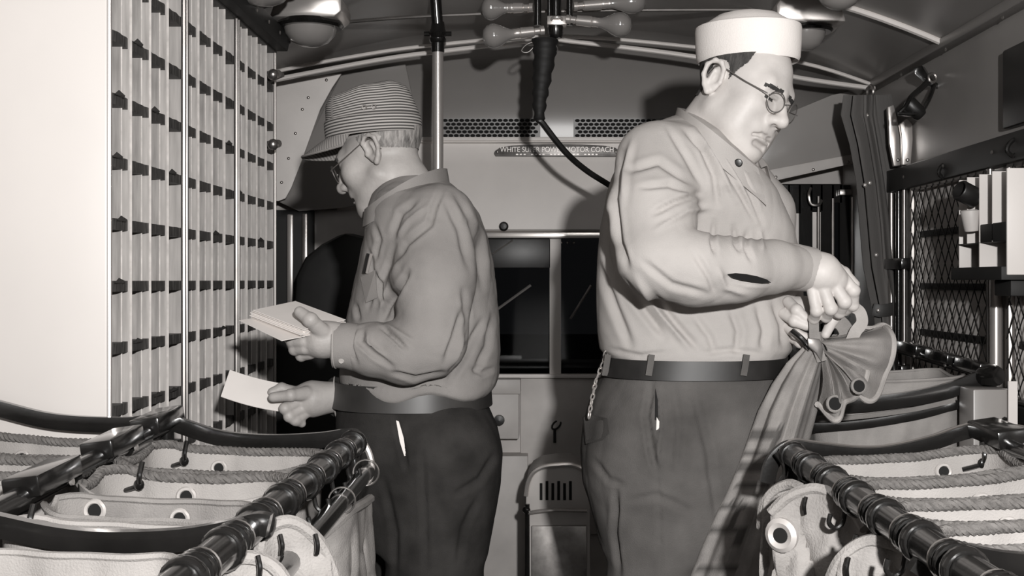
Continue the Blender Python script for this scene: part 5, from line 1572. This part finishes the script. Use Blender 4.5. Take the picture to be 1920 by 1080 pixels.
# striped cap: band, pleated crown, visor (own tilted frame)
KR = frame((-math.cos(math.radians(12)), math.sin(math.radians(12))), math.radians(5))
KC = PN(701, 256, LYM)
def K(x, y, z): return Vector(place(np.array([[x, y, z]]), KR, KC)[0])
def striped(name, mb, vals, parent):
    me = bpy.data.meshes.new(name); me.from_pydata(mb.v, [], mb.f)
    at = me.attributes.new('stripe', 'FLOAT', 'POINT'); at.data.foreach_set('value', vals)
    me.polygons.foreach_set('use_smooth', [True] * len(me.polygons)); me.materials.append(MATS['hickory_stripe'])
    me.update()
    return link(name, me, None, parent)
def cring(ax_, ay_, z, n=96, dy=0.0, bulge=None):
    out = []
    for i in range(n):
        t = 2 * math.pi * i / n
        zz = z(t) if callable(z) else z
        k = bulge(t) if bulge else 1.0
        out.append(K(ax_ * k * math.sin(t), ay_ * k * math.cos(t) + dy, zz))
    return out
b = MB(); zs = [-0.002, 0.0, 0.012, 0.024, 0.036, 0.040, 0.036]
rad = [(.088, .107), (.091, .110), (.0915, .1105), (.092, .111), (.0915, .1105), (.090, .109), (.087, .106)]
rows = [cring(a, c, z_) for (a, c), z_ in zip(rad, zs)]
b.grid(rows, closed_u=True)
capl = striped('cap', b, [zs[i] for i in range(len(zs)) for _ in range(96)], man_l)
# crown with side seams: pleated drum leaning back, top soft
b = MB(); vals = []; rows = []
lev = [(0.030, 1.0), (0.045, 1.005), (0.062, 0.995), (0.080, 0.975), (0.094, 0.95), (0.104, 0.90), (0.110, 0.80), (0.113, 0.62), (0.1145, 0.38), (0.115, 0.15), (0.115, 0.01)]
def top(t):  # crown height varies: high at the back, dipping to the front
    return 1.0 + 0.12 * (-math.cos(t)) - 0.10 * max(0, math.cos(t)) ** 2
for z_, k in lev:
    row = cring(.089 * k, .108 * k, lambda t: 0.030 + (z_ - 0.030) * (0.86 + 0.22 * (-math.cos(t - 0.35)) * 0.8 + 0.02 * math.sin(7 * t)), bulge=lambda t: (1 + 0.018 * math.sin(6 * t + 0.6) * min(1, (z_ - 0.03) / 0.04)) * (1 - 0.22 * max(0, -math.cos(t)) * max(0, (z_ - 0.035) / 0.08)) * (1 + 0.07 * max(0, math.cos(t)) * max(0, (z_ - 0.05) / 0.05)), dy=-0.004 * (z_ / 0.11))
    rows.append(row)
    for i in range(96):
        t = 2 * math.pi * i / 96
        # seams: panels front / side / back have stripes turned differently
        ph = ((t + 0.9) % (2 * math.pi))
        sector = int(ph / (2 * math.pi) * 5)
        sl = (-0.32, 0.0, 0.30, 0.0, 0.0)[sector]
        vals.append(z_ + sl * (ph - (sector + 0.5) * 2 * math.pi / 5) * 0.09 + (1 - k) * 0.06)
b.grid(rows, closed_u=True)
striped('crown', b, vals, capl)
hole = MB().torus((0, 0, 0), 0.0045, 0.0016, (0, 1, 0), 14, 6).mesh('vent_eyelet')
for px, py in ((683, 201), (701, 200)):
    link('vent_eyelet', hole, 'brass_dull', capl, loc=P(px, py, 2.508))
# visor
b = MB(); vals = []; rows = []
NU, NV = 33, 9
for j in range(NV):
    v = j / (NV - 1); row = []
    for i in range(NU):
        a = math.radians(-78 + 156 * i / (NU - 1))
        R0 = Vector((0.088 * math.sin(a), 0.106 * math.cos(a), 0))
        ext = 0.074 * math.cos(a * 0.98) ** 0.8 if abs(a) < 1.5 else 0
        p = R0 + Vector((0.10 * math.sin(a) * 0.3, 1.0, -0.42 - 0.10 * v)).normalized() * ext * v
        p.z += -0.030 * v * (math.sin(a) ** 2) * 0.6 + 0.004
        row.append(K(*p)); vals.append(0.105 * math.cos(a) + ext * v + 0.0)
    rows.append(row)
under = [[q - Vector(KR[:, 2]) * 0.003 for q in r] for r in rows]
b.grid(rows); b.grid(under); vals = vals + vals
visor = striped('visor', b, vals, capl)
visor.data.materials[0] = MATS['visor_stripe']
build('visor_piping', MB().tube(rows[-1], 0.0022, 6), 'shirt_grey', visor)

# shirt
g = Field((PN(590, 0, LYM)[0], 2.24, PN(0, 750, LYM)[2]), (PN(960, 0, LYM)[0], 2.93, PN(0, 318, LYM)[2]), 0.0045)
g.trunk(TL, 0.03)
g.chain([PN(822, 415, 2.46), PN(816, 520, 2.42), PN(808, 640, 2.39)], [.082, .082, .076], 0.03)
g.chain([PN(808, 640, 2.39), PN(760, 660, 2.375), PN(700, 655, 2.375), PN(648, 648, 2.38)], [.076, .068, .056, .044], 0.012)
g.chain([PN(790, 440, 2.74), PN(790, 660, 2.74), PN(700, 735, 2.64), PN(668, 742, 2.60)], [.08, .07, .05, .043], 0.03)
sV, sF = g.nets(); sV = relax(sV, sF, 2); N = vnormals(sV, sF)
stro = [
    ([(831, 350), (815, 385), (805, 420), (760, 455), (735, 500)], 6, -.008), ([(780, 375), (750, 400), (735, 440)], 6, -.008), ([(800, 385), (765, 412), (742, 452)], 5, .005),
    ([(855, 360), (885, 410), (900, 470), (906, 540)], 7, -.008), ([(835, 375), (862, 430), (880, 500)], 7, -.006), ([(875, 385), (905, 440), (918, 520)], 6, .006),
    ([(764, 508), (744, 545), (727, 575), (718, 600)], 6, -.014), ([(750, 480), (730, 530), (712, 580)], 6, .007), ([(716, 612), (738, 632), (762, 655)], 4, -.012), ([(725, 608), (750, 625), (775, 640)], 6, .006),
    ([(680, 615), (673, 640), (700, 665), (735, 688)], 5, -.009), ([(690, 622), (690, 645), (720, 665)], 5, .006), ([(660, 618), (655, 650), (668, 685)], 4, -.005),
    ([(868, 580), (855, 630), (835, 680)], 6, -.009), ([(905, 600), (875, 660), (842, 713)], 7, -.011), ([(925, 590), (915, 650), (890, 700)], 7, -.009), ([(885, 590), (866, 645), (850, 690)], 5, .006),
    ([(702, 511), (712, 540), (720, 570)], 4, -.010), ([(690, 470), (698, 520), (690, 580)], 5, -.007), ([(740, 460), (722, 510), (705, 550)], 5, -.006), ([(665, 570), (672, 600)], 5, -.006),
    ([(735, 700), (780, 712), (830, 700)], 5, -.008), ([(870, 545), (878, 600), (870, 650)], 6, -.007), ([(700, 420), (710, 450), (700, 490)], 5, -.006), ([(885, 690), (905, 700), (930, 690)], 5, -.006)]
sV = folds(sV, N, stro); N = vnormals(sV, sF); sV = wrinkle(sV, N, 0.0045, 22, 8)
# uneven blousing hem over the belt
sV[:, 2] += np.where(sV[:, 2] < PN(0, 690, LYM)[2], -0.010 * np.sin(sV[:, 0] * 38 + 0.6) * (sV[:, 2] < PN(0, 715, LYM)[2]), 0)
shirt_l = link('shirt', np_mesh('shirt', sV, sF, 'shirt_grey'), None, man_l)
collar([P(689, 398, 2.52), P(700, 388, 2.48), P(735, 362, 2.46), P(775, 338, 2.475), P(815, 322, 2.53), P(832, 322, 2.62), P(805, 330, 2.70), P(750, 350, 2.73), P(705, 385, 2.69), P(690, 400, 2.62)], 0.040, 0.016, 'shirt_grey', shirt_l, -0.2)
cf = build('cuff', MB().tube([P(672, 652, 2.38), P(650, 648, 2.378), P(624, 648, 2.376)], [0.0495, 0.0480, 0.0455], 24), 'shirt_grey', shirt_l)
build('cuff_stitch', MB().tube([P(630, 648, 2.376) + Vector((0, 0.0468 * math.cos(a), 0.0468 * math.sin(a))) for a in [2 * math.pi * k / 28 for k in range(28)]], 0.0012, 5, closed=True), 'shirt_light', cf)
button(640, 676, 2.342, 0.006, cf, 'shirt_light', (0, -1, -0.4))
build('cuff', MB().tube([P(665, 742, 2.60), P(628, 744, 2.565)], [0.047, 0.044], 24), 'trouser_dark', shirt_l)
build('cuff_edge', MB().torus(P(629, 744, 2.565), 0.0445, 0.0016, (1, 0.1, 0.05), 28, 6), 'shirt_light', shirt_l)
# pocket with pen and glasses case edge on his chest
patch('breast_pocket', TL, ((676, 520), (704, 506), (708, 558), (686, 568)), 0.001, 'shirt_grey', shirt_l, 0.004)
for dx in (0, 6): build('pen', MB().tube([on_trunk(TL, 682 + dx, 512, 0.005), on_trunk(TL, 690 + dx, 476, 0.006)], 0.0035, 8), 'bright_steel' if dx else 'button_dark', shirt_l)

g = Field((PN(600, 0, LYM)[0], 2.33, 0.06), (PN(970, 0, LYM)[0], 2.88, PN(0, 700, LYM)[2]), 0.006)
g.trunk(TLt, 0.03)
leg_cloth(g, [(830, 860, 2.50), (812, 1120, 2.50), (820, 1500, 2.52)], [.120, .098, .075])
leg_cloth(g, [(775, 860, 2.70), (775, 1120, 2.70), (785, 1500, 2.70)], [.120, .098, .075])
tV, tF = g.nets(); tV = relax(tV, tF, 2); N = vnormals(tV, tF)
tV = folds(tV, N, [([(742, 785), (752, 830), (762, 880)], 5, -.008), ([(790, 840), (795, 950), (800, 1080)], 6, -.006), ([(930, 850), (900, 900), (850, 930)], 7, -.007), ([(720, 900), (740, 1000), (740, 1080)], 7, -.006), ([(900, 930), (870, 990), (860, 1060)], 7, -.006)])
N = vnormals(tV, tF); tV = wrinkle(tV, N, 0.005, 16, 15)
tr_l = link('trousers', np_mesh('trousers', tV, tF, 'trouser_dark'), None, man_l)
band('belt', TLt, PN(0, 758, LYM)[2], PN(0, 712, LYM)[2], 0.003, 0.006, 'leather_brown', man_l)
patch('pocket_lining', TLt, ((743, 788), (748, 790), (757, 820), (764, 862), (760, 860), (750, 828)), 0.006, 'white_cotton', tr_l)
patch('pocket_opening', TLt, ((828, 820), (868, 812), (905, 812), (905, 820), (868, 826), (830, 828)), 0.004, 'dark_hole', tr_l)
patch('pocket_lining', TLt, ((850, 818), (880, 815), (898, 819), (870, 823)), 0.008, 'white_cotton', tr_l)
shoe(man_l, PN(820, 0, 2.52)[0], 2.5, -1); shoe(man_l, PN(785, 0, 2.7)[0], 2.70, -1)

# ------------------------------------------------------------------ LETTERS IN HIS HANDS
def envelope(a, u, v, n, label, lift=0.0, rot=0.0, w=None, m='paper', group='letters held in a stack', bend=0.0):
    """thin envelope with its corner at a, edges u and v, normal n"""
    u, v, n = Vector(u), Vector(v), Vector(n).normalized()
    c = a + u / 2 + v / 2
    q = Matrix.Rotation(rot, 3, n)
    rows, rows2 = [], []
    for j in range(7):
        for k in (0,):
            r1, r2 = [], []
            for i in range(9):
                s, t = i / 8 - 0.5, j / 6 - 0.5
                p = c + q @ (u * s + v * t) + n * (lift + bend * (s * s * 4 - 0.3))
                r1.append(p + n * 0.0007); r2.append(p - n * 0.0007)
            rows.append(r1); rows2.append(r2)
    b = MB(); b.grid(rows); b.grid(rows2)
    per = rows[0] + [r[-1] for r in rows[1:]] + rows[-1][::-1][1:] + [r[0] for r in rows[::-1][1:-1]]
    per2 = rows2[0] + [r[-1] for r in rows2[1:]] + rows2[-1][::-1][1:] + [r[0] for r in rows2[::-1][1:-1]]
    b.grid([per, per2], closed_u=True)
    return build('envelope', b, m, label=label, cat='letter', group=group)
p1, p2, p3, p4 = P(472, 582, 2.40), P(560, 565, 2.50), P(640, 602, 2.43), P(552, 612, 2.335)
U = (p4 - p1); Vv = (p2 - p1)
U = U.normalized() * 0.150; Vv = (Vv - U.normalized() * Vv.dot(U.normalized())).normalized() * 0.118
n = U.cross(Vv).normalized()
if n.z < 0: n = -n
NE = 8
for i in range(NE):
    off = Vector(((0.004 * math.sin(i * 2.1)), 0.004 * math.cos(i * 1.3), 0))
    lab = 'topmost white envelope of the stack in his left hand' if i == NE - 1 else 'white envelope in the stack the striped-cap man holds'
    envelope(p1 + off, U, Vv, n, lab, lift=-0.0022 * (NE - 1 - i), rot=0.03 * math.sin(i * 1.7))
envelope(P(446, 600, 2.38), U * 0.95, Vv * 0.7, n, 'white envelope poking out left under the held stack', lift=-0.004, rot=-0.12)
a = P(414, 746, 2.500); bq = P(526, 774, 2.50); cq = P(431, 696, 2.56)
U2 = (bq - a); V2 = (cq - a); n2 = U2.cross(V2).normalized()
if n2.y > 0: n2 = -n2
envelope(a, U2, V2, n2, 'single white letter in his lower hand before the pigeonholes', group=None, bend=0.006)

# ------------------------------------------------------------------ THE TIED MAIL BAG
HY = 2.42
tb = thing('tied_mail_bag', P(1370, 1250, HY), 'grey canvas mail bag hanging from the hands of the white-capped man', 'mail bag')
prof = [(622, 1520, 1542, .010), (640, 1514, 1546, .020), (655, 1500, 1549, .035), (680, 1474, 1549, .055), (720, 1446, 1540, .075), (770, 1420, 1528, .095), (820, 1402, 1515, .105), (870, 1384, 1496, .11), (920, 1362, 1480, .115), (970, 1338, 1466, .12), (1030, 1312, 1450, .125), (1090, 1288, 1434, .125), (1200, 1262, 1420, .12), (1300, 1256, 1412, .10)]
rows = []
for i in range(66):
    t = i / 65 * (len(prof) - 1); k = min(int(t), len(prof) - 2); u = t - k
    y_, a_, c_, d_ = [prof[k][j] * (1 - u) + prof[k + 1][j] * u for j in range(4)]
    ring = []
    for q in range(96):
        an = 2 * math.pi * q / 96
        amp = 0.10 * min(1, i / 6) * (1 - 0.35 * i / 65)
        rr = 1 + amp * (math.sin(7 * an + 0.8 + i * 0.012) + 0.5 * math.sin(12 * an + 1.9 - i * 0.02)) - 0.03
        ring.append(P((a_ + c_) / 2 + (c_ - a_) / 2 * math.cos(an) * rr, y_, HY - d_ * math.sin(an) * rr))
    rows.append(ring)
bodyb = build('canvas', MB().grid(rows, closed_u=True).add(rows[-1], [tuple(range(96))]), 'canvas_grey', tb)
# stencilled printing: broad dark blocks on the cloth
def stamp_material():
    m = MATS['canvas_grey'].copy(); m.name = 'canvas_stencilled'
    nt = m.node_tree; bs = nt.nodes['Principled BSDF']
    src = bs.inputs['Base Color'].links[0].from_socket
    at = nt.nodes.new('ShaderNodeAttribute'); at.attribute_name = 'stencil'
    mx = nt.nodes.new('ShaderNodeMix'); mx.data_type = 'RGBA'
    mx.inputs['B'].default_value = tint(0.06)
    nt.links.new(at.outputs['Fac'], mx.inputs['Factor']); nt.links.new(src, mx.inputs['A']); nt.links.new(mx.outputs['Result'], bs.inputs['Base Color'])
    return m
me = bodyb.data
co = np.zeros(len(me.vertices) * 3, np.float32); me.vertices.foreach_get('co', co); co = co.reshape(-1, 3)
ppx, ppy = to_px(co)
st = np.zeros(len(co))
axx = np.interp(ppy, [p_[0] for p_ in prof], [(p_[1] + p_[2]) / 2 for p_ in prof]); wid = np.interp(ppy, [p_[0] for p_ in prof], [(p_[2] - p_[1]) / 2 for p_ in prof])
uu = (ppx - axx) / wid
frontm = co[:, 1] < HY
for (y0, y1, u0, u1) in ((800, 822, -0.95, 0.1), (842, 852, -0.95, -0.1), (868, 884, -0.95, 0.2), (905, 912, -0.8, 0.3), (940, 958, -0.95, -0.2), (985, 1000, -0.95, 0.1), (1000, 1030, -0.2, 0.1), (1055, 1072, -0.9, 0.2), (822, 868, -0.15, 0.02), (940, 1000, -0.45, -0.3)):
    st = np.maximum(st, ((ppy > y0) & (ppy < y1) & (uu > u0) & (uu < u1) & frontm) * 0.8)
at = me.attributes.new('stencil', 'FLOAT', 'POINT'); at.data.foreach_set('value', st.astype(np.float32))
me.materials.clear(); me.materials.append(stamp_material())

# gathered mouth flaring out of the neck, with eyelets round the rim
def flare(pts_in, pts_out, Y0, Y1, name, m='canvas_grey', wav=0.02, hemr=0.0065, seed=0):
    n = 40; r = random.Random(seed); ph = r.uniform(0, 6)
    A = resample(crom([P(x, y, Y) for x, y, Y in pts_in], 6), 1e9) if False else crom([P(x, y, Y) for x, y, Y in pts_in], 10)
    B = crom([P(x, y, Y) for x, y, Y in pts_out], 10)
    def samp(L, t):
        f_ = t * (len(L) - 1); k = min(int(f_), len(L) - 2); return L[k].lerp(L[k + 1], f_ - k)
    rows = []
    for j in range(16):
        v = j / 15
        row = []
        for i in range(n + 1):
            u = i / n
            p = samp(A, u).lerp(samp(B, u), v)
            p.y -= 0.035 * math.sin(math.pi * v) + wav * v * math.sin(11 * u + ph) + 0.7 * wav * math.sin(math.pi * v) * math.sin(23 * u + 2 * ph)
            p.z += 0.35 * wav * v * math.cos(13 * u + ph)
            row.append(p)
        rows.append(row)
    rows2 = [[p + Vector((0, 0.006, 0)) for p in r_] for r_ in rows]
    b = MB(); b.grid(rows); b.grid(rows2); b.grid([rows[-1], rows2[-1]])
    o = build(name, b, m, tb)
    build('rolled_hem', MB().tube(rows[-1], hemr, 8), 'canvas', o)
    return o, rows
o1_, r1_ = flare([(1536, 652, 2.40), (1545, 660, 2.385), (1550, 668, 2.38), (1540, 676, 2.385)], [(1622, 700, 2.37), (1600, 745, 2.36), (1578, 772, 2.36), (1556, 780, 2.36), (1536, 762, 2.37)], 0, 0, 'mouth_flap', seed=1)
o2_, r2_ = flare([(1538, 640, 2.41), (1548, 648, 2.39), (1552, 658, 2.385), (1548, 668, 2.385)], [(1662, 618, 2.46), (1672, 640, 2.42), (1668, 690, 2.39), (1650, 735, 2.375), (1620, 745, 2.365), (1592, 715, 2.36)], 0, 0, 'mouth_flap', seed=2, wav=0.014)
o3_, r3_ = flare([(1535, 634, 2.43), (1545, 636, 2.42), (1552, 640, 2.41)], [(1560, 632, 2.44), (1600, 620, 2.46), (1640, 612, 2.48), (1668, 615, 2.48)], 0, 0, 'mouth_flap', seed=3, wav=0.010)
for (px, py, Y, rr_) in ((1565, 757, 2.325, 0.013), (1610, 724, 2.325, 0.012)):
    g_ = build('grommet', MB().torus(P(px, py, Y), rr_ * 1.15, 0.0035, (0.15, -1, 0.1), 20, 6, 1.0), 'canvas_grey', tb)
    build('eyelet_hole', MB().lathe([(0, 0), (rr_, 0), (rr_, 0.003), (0, 0.003)], P(px, py, Y - 0.001), (0.15, -1, 0.1), 16), 'dark_hole', g_)
# strap through the buckle and loop in the hands
build('strap', MB().sweep(crom([P(1524, 585, 2.385), P(1526, 610, 2.375), P(1527, 640, 2.375), P(1535, 660, 2.37), P(1541, 678, 2.365)], 6), [(-0.010, -0.002), (0.010, -0.002), (0.010, 0.002), (-0.010, 0.002)], up=(0, -1, 0)), 'canvas_grey', tb)
build('buckle', MB().prism([P(x, y, 2.36) for x, y in ((1514, 634), (1538, 636), (1544, 655), (1541, 680), (1530, 662), (1516, 650))], (0, 0.008, 0)), 'plate_dark', tb, bevel=0.002)
build('lock_staple', MB().tube(crom([P(1485, 620, 2.39), P(1500, 632, 2.38), P(1512, 645, 2.375), P(1520, 655, 2.37)], 5), 0.006, 8), 'black_enamel', tb)
build('strap_loop', MB().sweep(crom([P(1598, 575, 2.40), P(1612, 585, 2.39), P(1616, 605, 2.385), P(1604, 622, 2.385), P(1596, 640, 2.39)], 6), [(-0.012, -0.002), (0.012, -0.002), (0.012, 0.002), (-0.012, 0.002)], up=(0, -1, 0.3)), 'canvas', tb)
build('strap_loop', MB().sweep(crom([P(1566, 600, 2.43), P(1580, 610, 2.42), P(1588, 628, 2.41), P(1580, 642, 2.41)], 6), [(-0.016, -0.002), (0.016, -0.002), (0.016, 0.002), (-0.016, 0.002)], up=(0, -1, 0.3)), 'canvas_grey', tb)
